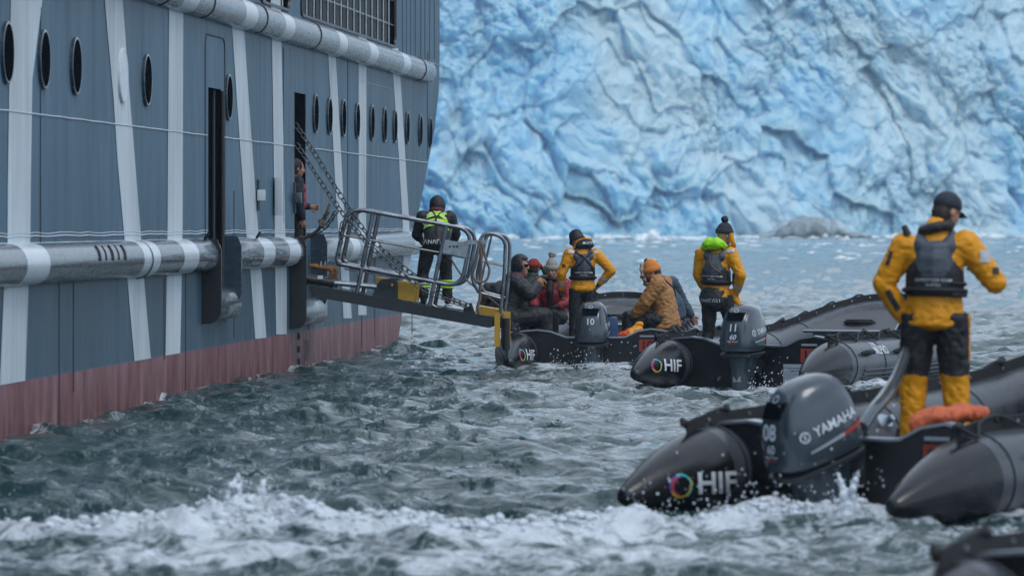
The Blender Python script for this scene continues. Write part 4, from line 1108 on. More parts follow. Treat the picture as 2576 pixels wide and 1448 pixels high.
def make_person(label, loc, yaw, J, group, hy=0, hp=0, hr=0, skin=None, scale=1.0, jacket=None, trousers=None, boots=None, glove=(None, None), grip=(.5, .5), inw=(None, None),
                bulk=1.0, hood=None, hair=None, seed=0, jlen=.12, face=True, collar=None, hood_open=.62, wr=.010, vox=.012, eyes=True):
    p = empty('person', loc, (0, 0, math.radians(yaw))); tag(p, label, 'person', group)
    p.scale = (scale,)*3
    skin = skin or M_SKIN; F = frame(J); HR = headR(hy, hp, hr); hc = J['head']
    def H(x, y, z): return hc+HR @ Vector((x, y, z))
    # body ------------------------------------------------
    B = Blob()
    B.ell(H(0, -.012, .02), (.076, .098, .108), HR, ICO3); B.ell(H(0, .03, -.045), (.056, .066, .07), HR); B.ell(H(0, .062, -.098), (.026, .024, .02), HR)
    B.ell(H(0, .098, -.02), (.013, .02, .030), HR); B.ell(H(0, .106, -.036), (.017, .015, .012), HR); B.ell(H(0, .078, .022), (.056, .018, .012), HR)
    for s in (-1, 1):
        B.ell(H(s*.078, -.01, -.012), (.011, .02, .032), HR); B.ell(H(s*.042, .058, -.03), (.022, .024, .018), HR)
    B.limb([hc+HR @ Vector((0, -.02, -.06)), J['neck'], J['chest']], [.052, .06, .08])
    B.limb([J['chest'], J['waist'], J['pelvis']], [(.12, .085, .09), (.11, .08, .09), (.12, .09, .09)], F)
    for s, n in ((-1, 'L'), (1, 'R')):
        B.limb([J['neck'], J['sh'+n], J['el'+n], J['wr'+n]], [.05, .052, .038, .027])
        B.limb([J['pelvis'], J['hip'+n], J['kn'+n], J['an'+n]], [.08, .078, .052, .038])
        fdir = Vector((0, .14, -.03)); B.limb([J['an'+n], J['an'+n]+fdir], [.036, .032])
        hand_parts(B, J['wr'+n], J['el'+n], s, grip[0 if s < 0 else 1], 1.0, inw[0 if s < 0 else 1])
    B.build('body', .0075, skin, p, 2)
    if face and eyes:
        for s in (-1, 1):
            E = Blob(); E.ell(H(s*.031, .079, .002), (.0135, .011, .0095), HR, ICO1); from_np('eye', np.concatenate(E.V), np.concatenate(E.F), M_EYE, p)
            E = Blob(); E.ell(H(s*.031, .0895, .002), (.006, .003, .006), HR, ICO1); from_np('iris', np.concatenate(E.V), np.concatenate(E.F), M_IRIS, p)
        E = Blob(); E.ell(H(0, .094, -.066), (.023, .008, .0075), HR); from_np('mouth', np.concatenate(E.V), np.concatenate(E.F), M_LIP, p)
    if hair:
        hs = 1.1 if 'bareheaded' in label else 1.0
        E = Blob(); E.ell(H(0, -.025, .03), (.081*hs, .092*hs, .098*hs), HR, ICO3)
        E.ell(H(0, -.05, -.03), (.08*hs, .07*hs, .09), HR); E.build('hair', .01, hair, p, 1, wr=.006, wscale=28, wstretch=(1.5, 1.5, .5), seed=seed)
    # trousers and boots -----------------------------------
    if trousers:
        B = Blob(); b = bulk*(1.1 if bulk == 1.2 else 1)
        B.limb([J['waist'].lerp(J['pelvis'], .4), J['pelvis']], [(.13*b, .09*b, .08), (.15*b, .115*b, .10)], F)
        for n in 'LR': B.limb([J['pelvis'].lerp(J['hip'+n], .8), J['hip'+n], J['hip'+n].lerp(J['kn'+n], .5), J['kn'+n], J['kn'+n].lerp(J['an'+n], .55), J['an'+n].lerp(J['kn'+n], .12)], [.10*b, .105*b, .095*b, .078*b, .07*b, .066*b])
        tro = B.build('trousers', vox, trousers, p, 2, wr=wr*1.2, wscale=11, wstretch=(1, 1, .8), seed=seed+3)
        if jacket and J['anL'].z < .3 and J['pelvis'].z > .6:      # the waist stays inside the jacket
            bm = bmesh.new(); bm.from_mesh(tro.data); bmesh.ops.delete(bm, geom=[q for q in bm.verts if q.co.z > J['pelvis'].z-.015], context='VERTS'); bm.to_mesh(tro.data); bm.free()
    if boots:
        for n in 'LR':
            B = Blob(); a = J['an'+n]; up = (J['kn'+n]-a).normalized()
            B.limb([a+up*.16, a, ], [.062, .058]); B.limb([a+Vector((0, -.01, -.035)), a+Vector((0, .15, -.045))], [(.05, .05, .045), (.048, .05, .036)])
            B.build('boot', .012, boots, p, 2)
    # jacket -------------------------------------------------
    tor = None
    if jacket:
        B = Blob(); b = bulk
        hem = J['pelvis']+(J['pelvis']-J['waist']).normalized()*jlen*.35
        B.limb([hem, J['pelvis'], J['waist'], J['chest']], [(.188*b, .15*b, .05), (.18*b, .142*b, .09), (.165*b, .125*b, .09), (.185*b, .135*b, .10)], F)
        B.limb([J['chest'], J['neck']-F @ Vector((0, 0, .05))], [(.185*b, .13*b, .1), (.13*b, .10*b, .075)], F)
        B.limb([J['neck']-F @ Vector((0, 0, .03)), J['neck']+F @ Vector((0, 0, .03))], [.085*b, .082*b])
        for n in 'LR': B.limb([J['chest'].lerp(J['sh'+n], .6), J['sh'+n], J['sh'+n].lerp(J['el'+n], .5), J['el'+n], J['el'+n].lerp(J['wr'+n], .5), J['wr'+n].lerp(J['el'+n], .1)], [.095*b, .088*b, .078*b, .07*b, .064*b, .05*b])
        tor = B.build('jacket', vox, jacket, p, 2, wr=wr, wscale=12, wstretch=(.8, .8, 1.3), seed=seed)
    if collar:
        B = Blob(); c = J['neck']+F @ Vector((0, 0, .035)); 
        for a in np.linspace(0, 2*math.pi, 36)[:-1]: B.ell(c+F @ Vector((.088*math.cos(a), .085*math.sin(a), .015*math.sin(a))), (.034, .034, .04))
        B.build('collar', .012, collar, p, 2, wr=.006, wscale=16, seed=seed)
    for s, n in ((-1, 'L'), (1, 'R')):
        g = glove[0 if s < 0 else 1]
        if g:
            B = Blob(); hand_parts(B, J['wr'+n], J['el'+n], s, grip[0 if s < 0 else 1], 1.28, inw[0 if s < 0 else 1]); B.build('glove', .009, g, p, 2)
    if hood:
        make_hood(p, H, HR, J, hood, seed, open_=hood_open)
    p['_'] = 0; del p['_']
    return p, J, F, H, HR, tor

def make_hood(p, H, HR, J, m, seed, drape=True, open_=.62, name='hood', big=1.0):
    bm = bmesh.new(); bmesh.ops.create_icosphere(bm, subdivisions=4, radius=1)
    bmesh.ops.delete(bm, geom=[v for v in bm.verts if v.co.y > open_ and -.75 < v.co.z < .55 and abs(v.co.x) < .75], context='VERTS')
    for v in bm.verts:
        c = v.co.copy(); c.x *= .118*big; c.y *= .135*big; c.z *= .158*big
        if c.z > 0: c.z *= 1-.12*(v.co.y+1)/2
        k = 1+.05*pn(c.x*16+seed, c.y*16, c.z*12); v.co = H(*(c*float(k)+Vector((0, -.005, .0))))
    bmesh.ops.solidify(bm, geom=bm.faces, thickness=.012)
    o = from_bm(name, bm, m, p)
    B = Blob(); B.limb([H(0, -.03, -.13), J['neck'], ], [(.095, .095, .06), (.11, .10, .05)]); B.build('neck_gaiter', .014, m, p, 2, wr=.008, wscale=14, seed=seed)
    return o

def beanie(p, H, HR, m, pom=None, pompos=.0, cuff=True, tall=.12, z0=.035, tilt=0, pomr=.05):
    B = Blob(); B.ell(H(0, -.012, z0+.02), (.092, .11, tall), HR, ICO3); 
    V = np.concatenate(B.V); inv = np.array(HR.transposed()); c = np.array(H(0, -.012, z0)); L = (V-c) @ inv.T
    bm = bmesh.new(); bmesh.ops.create_icosphere(bm, subdivisions=4, radius=1)
    bmesh.ops.delete(bm, geom=[v for v in bm.verts if v.co.z < -.12], context='VERTS')
    for v in bm.verts:
        a = math.atan2(v.co.x, v.co.y); rib = 1+.018*math.cos(a*34); v.co = H(v.co.x*.09*rib, v.co.y*.108*rib-.012, v.co.z*tall+z0)
    bmesh.ops.solidify(bm, geom=bm.faces, thickness=.008)
    o = from_bm('beanie', bm, m, p)
    if cuff:
        bm = bmesh.new(); ring = [H(.091*math.cos(a), .108*math.sin(a)-.012, z0+.002) for a in np.linspace(0, 2*math.pi, 30)[:-1]]
        sweep(bm, ring, [(.010, .032)]*len(ring), 8, closed=True, up=HR @ Vector((0, 0, 1))); bmesh.ops.recalc_face_normals(bm, faces=bm.faces); from_bm('beanie_cuff', bm, m, p)
    if pom:
        B = Blob(); c = H(0, -.03+pompos, z0+tall+pomr*.55); B.ell(c, pomr*.8, None, ICO3)
        for i in range(60):
            v = Vector((random.gauss(0, 1), random.gauss(0, 1), random.gauss(0, 1))).normalized(); B.ell(c+v*pomr*.8, pomr*.22, None, ICO1)
        B.build('pompom', .006, pom, p, 0)
    return o

def life_vest(p, J, F, tor, b=1.0, text=True, seed=0, upper=None, lower=None):
    """buoyancy vest over the jacket: shoulder yoke, back and front panels, belt"""
    B = Blob(); wa, ch, ne = J['waist'], J['chest'], J['neck']
    low = wa+(J['pelvis']-wa)*.25
    B.limb([low, wa, ch.lerp(wa, .4)], [(.178*b, .162*b, .03), (.172*b, .162*b, .05), (.168*b, .17*b, .05)], F)
    B.limb([ch.lerp(wa, .4), ch, ch.lerp(ne, .55)], [(.163*b, .172*b, .05), (.135*b, .172*b, .05), (.125*b, .15*b, .04)], F)
    for s in (-1, 1): B.limb([ch.lerp(ne, .5)+F @ Vector((s*.095, -.09, .0)), ne+F @ Vector((s*.105, 0, -.0)), ch.lerp(ne, .5)+F @ Vector((s*.095, .09, 0))], [.05*b, .038, .05*b])
    v = B.build('life_vest', .011, [upper or M_VEST, lower or M_BLK], p, 3, wr=.003, wscale=14, seed=seed)
    me = v.data; inv = F.transposed()
    for f in me.polygons:
        c = inv @ (Vector(f.center)-wa)
        top = (inv @ (ch-wa)).z
        edge = top*.40+max(0, abs(c.x)-.075)*1.6
        f.material_index = 1 if c.z < edge else 0
    bv = bvh_of([v]+([tor] if tor else []))
    bk = wa.lerp(ch, .28)+F @ Vector((0, -.3, 0)); R = F @ Vector((1, 0, 0)); U = F @ Vector((0, 0, 1))
    if text:
        decal('lettering', text_bm('EXPEDITION TEAM', .030, .004), bv, bk, R, U, M_DECW, p, .008, .03)
        decal('lettering', text_bm('\u039bN\u039b\u0393\u039b21', .024, .003), bv, bk-U*.035, R, U, M_DECW, p, .008, .03)
    # belt buckles and side webbing
    pts = [wa+F @ Vector((.178*b*math.cos(a), .158*b*math.sin(a), -.01)) for a in np.linspace(0, 2*math.pi, 26)[:-1]]
    bm = bmesh.new(); sweep(bm, pts, [(.008, .018)]*len(pts), 6, closed=True, up=U); bmesh.ops.recalc_face_normals(bm, faces=bm.faces); from_bm('vest_belt', bm, M_STRAP, p)
    return v, bv

def patch(p, bv, O, D, U, w, h, m, name='reflective_patch', off=.006):
    D = Vector(D).normalized(); U = Vector(U); U = (U-D*U.dot(D)).normalized(); R = D.cross(U)
    b = poly_bm([(-w/2, -h/2), (w/2, -h/2), (w/2, h/2), (-w/2, h/2)])
    return decal(name, b, bv, Vector(O)-D*.25, R, U, m, p, off, .025)
def strap(p, name, pts, bv, w=.018, m=None, center=None):
    """webbing drawn over the clothing between points, pulled onto its surface"""
    out = []
    pts = smooth_path(pts, 8)
    for q in pts:
        h, n, i, d = bv.find_nearest(q); out.append(h+n*.008 if h is not None else q)
    bm = bmesh.new(); sweep(bm, out, [(w*.5, w*.5)]*len(out), 6); bmesh.ops.recalc_face_normals(bm, faces=bm.faces); return from_bm(name, bm, m or M_STRAP, p)

def at(px, py, d): return W(px, py, d)
CREW = 'expedition drivers in orange yellow jackets'; PASS = 'passengers seated in the boat'

# driver of boat 10 ---------------------------------------
J = skel(1.72, head=(-.07, .13, 1.585), neck=(0, .02, 1.45), elL=(-.30, -.02, 1.13), wrL=(-.31, .10, .90), shR=(.19, 0, 1.40), elR=(.40, -.06, 1.17), wrR=(.24, .03, .98), anL=(-.13, 0, .08), anR=(.14, 0, .08))
p, J, F, H, HR, tor = make_person('standing boat driver in orange yellow jacket with black brimmed hat and hand on hip', at(1466, 560, 72.9)*1, 4, J, CREW, hy=35, hp=-28, jacket=M_ORJ, trousers=M_BLK, boots=M_BLK, glove=(M_BLK, M_BLK), bulk=1.02, seed=1)
p.location.z = .155
v, bv = life_vest(p, J, F, tor, 1.08)
# brimmed hat
bm = bmesh.new(); prof = [(.12, -.03), (.122, -.02), (.104, .02), (.098, .07), (.085, .115), (.05, .14), (.005, .148)]
R_ = [[H(r*math.cos(a)*.95, r*math.sin(a)*1.08-.01, z+.02) for a in np.linspace(0, 2*math.pi, 29)[:-1]] for r, z in prof]; loft(bm, R_); from_bm('hat', bm, M_BLK, p)
# folded hood standing behind the neck with its yellow rim
B = Blob(); c = J['neck']+Vector((.02, -.035, .085)); B.ell(c, (.135, .085, .075), headR(0, 0, -12)); B.ell(c+Vector((.07, -.03, .0)), (.07, .06, .06)); hd = B.build('folded_hood', .012, M_BLK, p, 2, wr=.008, wscale=12)
tube('hood_rim', smooth_path([c+Vector((-.14, .02, -.05)), c+Vector((-.10, -.01, .05)), c+Vector((0, -.02, .085)), c+Vector((.11, -.03, .075))], 5), .012, M_ORJ, p)
bh = bvh_of([hd]); decal('lettering', text_bm('MUSTO', .045, .007, shear=.2), bh, c+Vector((.045, -.3, .02)), (1, 0, .0), (0, 0, 1), M_DECW, p, .008, .02)
bva = bvh_of([tor, v])
strap(p, 'harness_strap', [J['neck']+F @ Vector((-.12, -.10, -.02)), J['chest']+F @ Vector((.02, -.17, .06)), J['waist']+F @ Vector((.17, -.11, .05))], bva, .022)
strap(p, 'harness_strap', [J['neck']+F @ Vector((.13, -.10, -.02)), J['chest']+F @ Vector((.02, -.17, .06)), J['waist']+F @ Vector((-.17, -.11, .03))], bva, .022)
patch(p, bva, J['shL']+Vector((.03, -.02, .0)), (0.2, 1, -.5), (0, 0, 1), .08, .05, M_SILV)
patch(p, bva, J['shR']+Vector((-.02, -.02, .0)), (-.2, 1, -.5), (0, 0, 1), .06, .04, M_SILV)
patch(p, bva, J['wrL'].lerp(J['elL'], .35), (0, 1, 0), (0, 0, 1), .10, .05, M_SILV); patch(p, bva, J['wrR'].lerp(J['elR'], .35), (0, 1, 0), J['elR']-J['wrR'], .10, .05, M_SILV)
patch(p, bva, J['elL'].lerp(J['shL'], .4), (.3, 1, 0), (0, 0, 1), .05, .045, M_BLK, 'sleeve_mark')

# driver of boat 11 ---------------------------------------
J = skel(1.80, head=(.075, .10, 1.70), neck=(.02, .02, 1.53), elR=(.33, -.02, 1.21), wrR=(.22, .10, .98), elL=(-.25, .02, 1.22), wrL=(-.19, .14, 1.0), knL=(-.12, .05, .50), anL=(-.18, -.05, .1), knR=(.16, .12, .55), anR=(.22, .05, .12), hipL=(-.09, 0, .95), hipR=(.10, .02, .95))
p, J, F, H, HR, tor = make_person('standing boat driver with lime green folded hood and navy bobble hat beside motor 11', at(1802, 560, 63.4), -24, J, CREW, hy=-35, hp=-8, jacket=M_ORJ, trousers=M_BLK, boots=M_BLK, glove=(M_BLK, M_BLK), bulk=1.0, seed=5)
p.location.z = .15
v, bv = life_vest(p, J, F, tor, 1.08); beanie(p, H, HR, M_NAVY, M_NAVY, tall=.125)
B = Blob(); c = J['neck']+Vector((-.04, -.09, .06)); 
B.limb([c+Vector((-.10, .02, -.03)), c+Vector((-.03, -.03, .0)), c+Vector((.06, -.03, .01)), c+Vector((.13, .02, -.02))], [(.06, .06, .07), (.07, .07, .082), (.07, .065, .078), (.05, .05, .055)])
B.build('lime_hood', .011, M_LIME, p, 3, wr=.016, wscale=11, seed=2)
tube('yellow_collar', smooth_path([H(.11, .02, .02), H(.13, .03, -.07), H(.10, .08, -.13), J['neck']+Vector((.05, .11, .02))], 5), .030, M_ORJ, p)
bva = bvh_of([tor, v])
patch(p, bva, J['shR']+Vector((-.0, -.02, .01)), (-.3, 1, -.5), (0, 0, 1), .10, .045, M_SILV); patch(p, bva, J['wrR'].lerp(J['elR'], .35), (-.2, 1, 0), J['elR']-J['wrR'], .13, .055, M_SILV)
strap(p, 'radio_cord', [J['neck']+F @ Vector((-.06, -.13, .0)), J['chest']+F @ Vector((.0, -.18, .0)), J['waist']+F @ Vector((.13, -.15, .1))], bva, .008, M_TAN)
# black pouch hanging at the back of the trousers, radio on the right hip
bt = Blob(); bt.ell(J['pelvis']+Vector((-.02, -.03, -.06)), (.19, .15, .19), F); sk = bt.build('trouser_seat', .014, M_BLK, p, 2, wr=.01, wscale=9)
bs = bvh_of([sk]); decal('lettering', text_bm('\u039bN\u039b\u0393\u039b21', .06, .006), bs, J['pelvis']+Vector((-.02, -.35, -.09)), (1, 0, 0), (0, 0, 1), M_DECW, p, .008, .03)
box('radio', J['waist']+Vector((.22, .05, .02)), (.05, .05, .16), M_BLK, p, bevel=.012)
B = Blob(); B.limb([J['pelvis']+Vector((.18, .10, .0)), J['pelvis']+Vector((.25, .14, -.16))], [(.05, .07, .06), (.035, .05, .04)]); B.build('jacket_tail', .012, M_ORJ, p, 2, wr=.01)

# driver of boat 08 ---------------------------------------
J = skel(1.86, head=(.075, .10, 1.72), neck=(.01, .02, 1.56), shL=(-.215, -.01, 1.47), shR=(.215, .02, 1.49), elL=(-.36, -.03, 1.21), wrL=(-.22, .02, .95), elR=(.42, .06, 1.22), wrR=(.26, .30, 1.34), hipL=(-.11, 0, .97), hipR=(.12, .0, .97), knL=(-.16, .03, .5), anL=(-.17, 0, .06), knR=(.14, .03, .5), anR=(.17, .02, .06))
p, J, F, H, HR, tor = make_person('nearest standing driver in orange yellow jacket and dark cap steering motor 08', at(2352, 560, 36.6), -12, J, CREW, hy=-42, hp=-18, jacket=M_ORJ, trousers=M_ORJ, boots=M_BLK, glove=(M_BLK, M_BLK), bulk=1.2, seed=9, hair=M_HAIR, vox=.010, grip=(.9, .5), jlen=.30)
p.location.z = .36
v, bv = life_vest(p, J, F, tor, 1.28)
tr = [c for c in p.children if c.name.startswith('trousers')][0]; tr.data.materials.append(M_BLK)
for f in tr.data.polygons:
    c = f.center
    if c.z > .56+.01*math.sin(c.x*30) and c.x < .245: f.material_index = 1
B = Blob(); c = J['neck']+Vector((.0, -.02, .05))
for a in np.linspace(0, 2*math.pi, 40)[:-1]: B.ell(c+Vector((.095*math.cos(a), .08*math.sin(a), .02*math.cos(a)-.005)), (.040, .042, .042))
B.build('dark_collar', .012, M_BLK, p, 2, wr=.008)
bm = bmesh.new(); bmesh.ops.create_icosphere(bm, subdivisions=4, radius=1); bmesh.ops.delete(bm, geom=[q for q in bm.verts if q.co.z < -.25], context='VERTS')
for q in bm.verts: q.co = H(q.co.x*.094, q.co.y*.112-.012, q.co.z*.10+.042)
from_bm('cap', bm, M_NAVY, p)
bm = bmesh.new(); A = []
for i in range(11):
    t = -1+2*i/10; A.append([bm.verts.new(H(.085*t, .085+r*(1-.55*t*t), .03-.02*t*t-r*.25)) for r in (0, .05, .095)])
for a, b in zip(A[:-1], A[1:]):
    for k in range(2): bm.faces.new((a[k], a[k+1], b[k+1], b[k]))
bmesh.ops.solidify(bm, geom=bm.faces, thickness=.006); from_bm('cap_brim', bm, M_BLK, p)
bva = bvh_of([tor, v])
patch(p, bva, J['shR'].lerp(J['elR'], .45)+Vector((.03, 0, .02)), (-.3, 1, -.2), (0, 0, 1), .075, .085, M_SILV)
patch(p, bva, J['shR'].lerp(J['elR'], .8)+Vector((.03, 0, .02)), (-.4, 1, -.1), (0, 0, 1), .05, .05, M_BLK, 'sleeve_badge')
patch(p, bva, J['shL'].lerp(J['elL'], .35)+Vector((-.02, 0, 0)), (.3, 1, -.1), (.3, 0, 1), .03, .10, M_BLK, 'sleeve_mark')
patch(p, bva, J['wrL'].lerp(J['elL'], .55), (-.1, 1, 0), J['elL']-J['wrL'], .04, .16, M_BLK, 'sleeve_tab')
for z in (.0, -.09): strap(p, 'side_webbing', [J['waist']+F @ Vector((.14, -.2, z+.04)), J['waist']+F @ Vector((.2, -.14, z+.04)), J['waist']+F @ Vector((.25, -.02, z+.04))], bva, .03)
tube('shoulder_toggle', [J['shL']+Vector((.03, -.05, .08)), J['shL']+Vector((.0, -.05, .15))], [.03, .018], M_BLK, p)

# gangway worker ------------------------------------------
J = skel(1.66, pelvis=(0, -.10, .86), waist=(0, -.07, 1.0), chest=(0, .08, 1.18), neck=(.02, .20, 1.32), head=(.03, .27, 1.44), shL=(-.19, .12, 1.27), shR=(.2, .12, 1.27), elL=(-.27, .22, 1.02), wrL=(-.22, .42, .95), elR=(.29, .22, 1.02), wrR=(.24, .4, .88), hipL=(-.11, -.06, .84), hipR=(.11, -.06, .84), knL=(-.19, .02, .47), knR=(.15, .03, .45), anL=(-.18, -.03, .1), anR=(.17, -.0, .09))
p, J, F, H, HR, tor = make_person('bending worker in black hooded suit with hi vis back braces on the gangway', at(1097, 767, 70.9), 3, J, 'crew working at the gangway', hp=-25, jacket=M_BLK, trousers=M_BLK, boots=M_BLK, glove=(M_BLK, M_BLK), bulk=1.14, scale=.95, seed=12, hood=M_BLK, collar=M_MARO)
worker = p
bva = bvh_of([tor])
def vstripe(p, bva, J, F, pts, w=.03, m=M_HIV, name='hi_vis_strip'):
    pts = smooth_path([Vector((a, b, 0)) for a, b in pts], 5); bm = bmesh.new(); prev = None
    for i, q in enumerate(pts):
        d = (pts[min(i+1, len(pts)-1)]-pts[max(i-1, 0)]).normalized(); n = Vector((-d.y, d.x, 0))*w/2; c = [bm.verts.new(q-n), bm.verts.new(q+n)]
        if prev: bm.faces.new((prev[0], prev[1], c[1], c[0]))
        prev = c
    R = F @ Vector((1, 0, 0)); U = F @ Vector((0, 0, 1)); return decal(name, bm, bva, J['chest']+F @ Vector((0, -.35, 0)), R, U, m, p, .008 if m is M_HIV else .006, .03)
for w, m in ((.075, M_SILV),):
    vstripe(p, bva, J, F, [(-.17, -.10), (0, -.085), (.17, -.10)], w, m, 'reflective_band'); vstripe(p, bva, J, F, [(-.13, .04), (0, .09), (.14, .13)], .05, m, 'reflective_band'); vstripe(p, bva, J, F, [(.14, .0), (.03, .08), (-.08, .14)], .05, m, 'reflective_band')
for pts in ([(-.19, -.145), (0, -.13), (.19, -.145)], [(-.19, -.05), (0, -.035), (.19, -.05)], [(-.14, .01), (0, .055), (.15, .09)], [(-.11, .08), (0, .125), (.12, .15)], [(.16, -.02), (.05, .055), (-.1, .12)], [(.12, .05), (.04, .11), (-.04, .15)]): vstripe(p, bva, J, F, pts, .026)
strap(p, 'brace', [J['neck']+F @ Vector((-.08, -.1, 0)), J['chest']+F @ Vector((0, -.18, 0)), J['pelvis']+F @ Vector((0, -.18, .05))], bva, .024)
strap(p, 'brace', [J['neck']+F @ Vector((.1, -.1, 0)), J['chest']+F @ Vector((0, -.18, .02)), J['waist']+F @ Vector((-.02, -.18, .1))], bva, .02)
trw = [c for c in p.children if c.name.startswith('trousers')][0]; bt = bvh_of([trw, tor])
decal('lettering', text_bm('\u039bN\u039b\u0393\u039b21', .085, .006), bt, J['pelvis']+Vector((0, -.4, .05)), (1, 0, 0), (0, 0, 1), M_DECW, p, .008, .03)
for n in 'LR':
    a, k = J['an'+n], J['kn'+n]; d = (k-a).normalized()
    for t, h, m in ((.16, .018, M_HIV), (.20, .022, M_SILV), (.245, .018, M_HIV)):
        c = a+d*t*1.05; ring = [c+Vector((.092*math.cos(q), .092*math.sin(q), 0)) for q in np.linspace(0, 2*math.pi, 22)[:-1]]
        bm = bmesh.new(); sweep(bm, ring, [(.006, h)]*len(ring), 6, closed=True, up=(0, 0, 1)); bmesh.ops.recalc_face_normals(bm, faces=bm.faces); from_bm('ankle_band', bm, m, p)

# doorman --------------------------------------------------
J = skel(1.76, head=(.0, .05, 1.63), elR=(.27, -.0, 1.14), wrR=(.24, .05, .93), elL=(-.24, .02, 1.14), wrL=(-.06, .26, 1.1))
# he faces out over the gangway (+X), his right side towards the camera
p, J, F, H, HR, tor = make_person('bareheaded crewman in red vest leaning out of the open ship door', HQ(71.25, 1.12, -.10), -70, J, 'crew working at the gangway', hy=0, hp=-5, skin=M_SKIN, jacket=M_NAVY, trousers=M_BLK, boots=M_BLK, hair=M_HAIR, seed=20, bulk=1.0)
B = Blob(); wa, ch, ne = J['waist'], J['chest'], J['neck']
B.limb([wa, ch.lerp(wa, .4), ch], [(.205, .185, .05), (.20, .185, .06), (.19, .175, .06)], F)
for s in (-1, 1): B.limb([ch+F @ Vector((s*.11, .08, .05)), ne+F @ Vector((s*.10, .0, .0)), ch+F @ Vector((s*.11, -.08, .05))], [.07, .06, .07])
B.build('red_vest', .012, M_REDV, p, 2, wr=.006)

# hooded man on the port tube of boat 10, facing inboard -----
def seated(dx=0, **ov):
    base = dict(pelvis=(0, -.05, .10), waist=(0, -.04, .24), chest=(0, 0, .44), neck=(0, .05, .60), head=(0, .10, .755), shL=(-.19, .02, .56), shR=(.19, .02, .56), elL=(-.26, .08, .32), wrL=(-.18, .27, .25), elR=(.26, .08, .32), wrR=(.18, .27, .25), hipL=(-.10, 0, .09), hipR=(.10, 0, .09), knL=(-.14, .40, .13), knR=(.14, .40, .13), anL=(-.15, .42, -.30), anR=(.15, .42, -.30))
    base.update(ov); return skel(1.75, **base)
J = seated(chest=(0, .02, .44), neck=(0, .07, .60), head=(0, .11, .755), elR=(.24, .20, .40), wrR=(.10, .32, .52), elL=(-.24, .14, .36), wrL=(-.08, .34, .50))
p, J, F, H, HR, tor = make_person('seated passenger in black hood and sunglasses, side on, on the boat tube beside the gangway', (W(1288, 560, 73.0).x, 73.0, .55), -82, J, PASS, hy=-32, hood_open=.30, jacket=M_CHAR, trousers=M_BLK, boots=M_BLK, glove=(M_TAN, M_TAN), bulk=1.28, scale=1.12, seed=30, hood=M_CHAR, collar=M_MARO, eyes=False, jlen=.3)
B = Blob(); B.ell(H(0, .085, .0), (.068, .025, .022), HR); B.build('sunglasses', .008, M_GLASSD, p, 1)
tube('glove_cuff', [J['wrR'].lerp(J['elR'], .05), J['wrR'].lerp(J['elR'], .3)], [.045, .05], M_CHAR, p)
# passenger bending in front of the gangway end, only the black back and arm show
J = seated(anL=(-.15, .62, .05), anR=(.15, .62, .05), neck=(0, .28, .40), chest=(0, .18, .36), head=(0, .40, .34), waist=(0, .03, .22), shL=(-.2, .22, .38), shR=(.2, .22, .38), elR=(.28, .20, .14), wrR=(.24, .34, .0), elL=(-.28, .2, .14), wrL=(-.2, .36, .02))
p, J, F, H, HR, tor = make_person('passenger in black coat bent over behind the hooded man at the gangway end', (W(1268, 560, 74.0).x, 74.0, .66), 10, J, PASS, hp=-40, jacket=M_BLK, trousers=M_BLK, boots=M_BLK, glove=(M_BLK, M_BLK), bulk=1.2, seed=34, hood=M_BLK, eyes=False)
# red beanie passenger lifting binoculars
J = seated(elR=(.30, .12, .56), wrR=(.10, .24, .74), elL=(-.24, .2, .5), wrL=(-.05, .28, .72))
p, J, F, H, HR, tor = make_person('passenger in dark green jacket and red hat raising an arm to the face', (W(1336, 560, 74.0).x, 74.0, .60), -25, J, PASS, hy=0, jacket=M_GREENJ, trousers=M_BLK, boots=M_BLK, bulk=1.15, seed=36, hair=M_HAIR, skin=M_SKIN)
beanie(p, H, HR, mat('knit_red', (.25, .02, .02), .85, bump=.004, bscale=60), tall=.10)
for s in (-1, 1): tube('binocular', [H(s*.035, .10, .0), H(s*.038, .20, -.005)], [.02, .03], M_BLK, p)
# grey bobble hat woman facing the camera
J = seated(head=(0, .06, .76), neck=(0, .03, .60))
p, J, F, H, HR, tor = make_person('passenger facing us in grey bobble hat and red life vest', (W(1392, 560, 73.8).x, 73.8, .56), 160, J, PASS, hy=8, hp=-5, jacket=M_REDV, trousers=M_BLK, boots=M_BLK, glove=(M_BLK, M_BLK), bulk=1.12, seed=38, collar=M_BLK)
beanie(p, H, HR, M_KGRY, M_KGRY, tall=.15, z0=.04, pomr=.058)
B = Blob(); B.limb([J['waist']+F @ Vector((0, .14, 0)), J['chest']+F @ Vector((0, .15, .05)), J['neck']+F @ Vector((0, .09, 0))], [.05, .055, .05]); B.build('scarf', .012, M_BLK, p, 2)
# fur hood passenger behind the orange beanie, and the orange beanie passenger: both sit on the starboard tube
J = seated(chest=(-.0, .12, .42), neck=(0, .26, .57), head=(0, .36, .69), elL=(-.25, .2, .36), wrL=(-.22, .46, .20), elR=(.26, -.12, .30), wrR=(.24, -.26, .08))
p, J, F, H, HR, tor = make_person('passenger in fur trimmed hood and blue bobble hat behind the orange beanie', (W(1692, 560, 73.9).x, 73.9, .58), 84, J, PASS, hp=-14, jacket=M_BLUEJ, trousers=M_BLK, boots=M_BLK, bulk=1.15, seed=40, skin=M_SKIND, jlen=.2)
beanie(p, H, HR, M_TEALK, M_HAIR, tall=.12, cuff=False, pomr=.042)
ring = [H(.105*math.cos(a), .045+.0*math.sin(a), .125*math.sin(a)-.01) for a in np.linspace(0, 2*math.pi, 26)[:-1]]
B = Blob()
for q in ring:
    for i in range(11): B.ell(q+Vector((random.gauss(0, .014), random.gauss(0, .014), random.gauss(0, .014))), .024, None, ICO1)
B.build('fur_trim', .008, M_FUR, p, 0); make_hood(p, H, HR, J, M_CHAR, 44, open_=.35, big=.98)
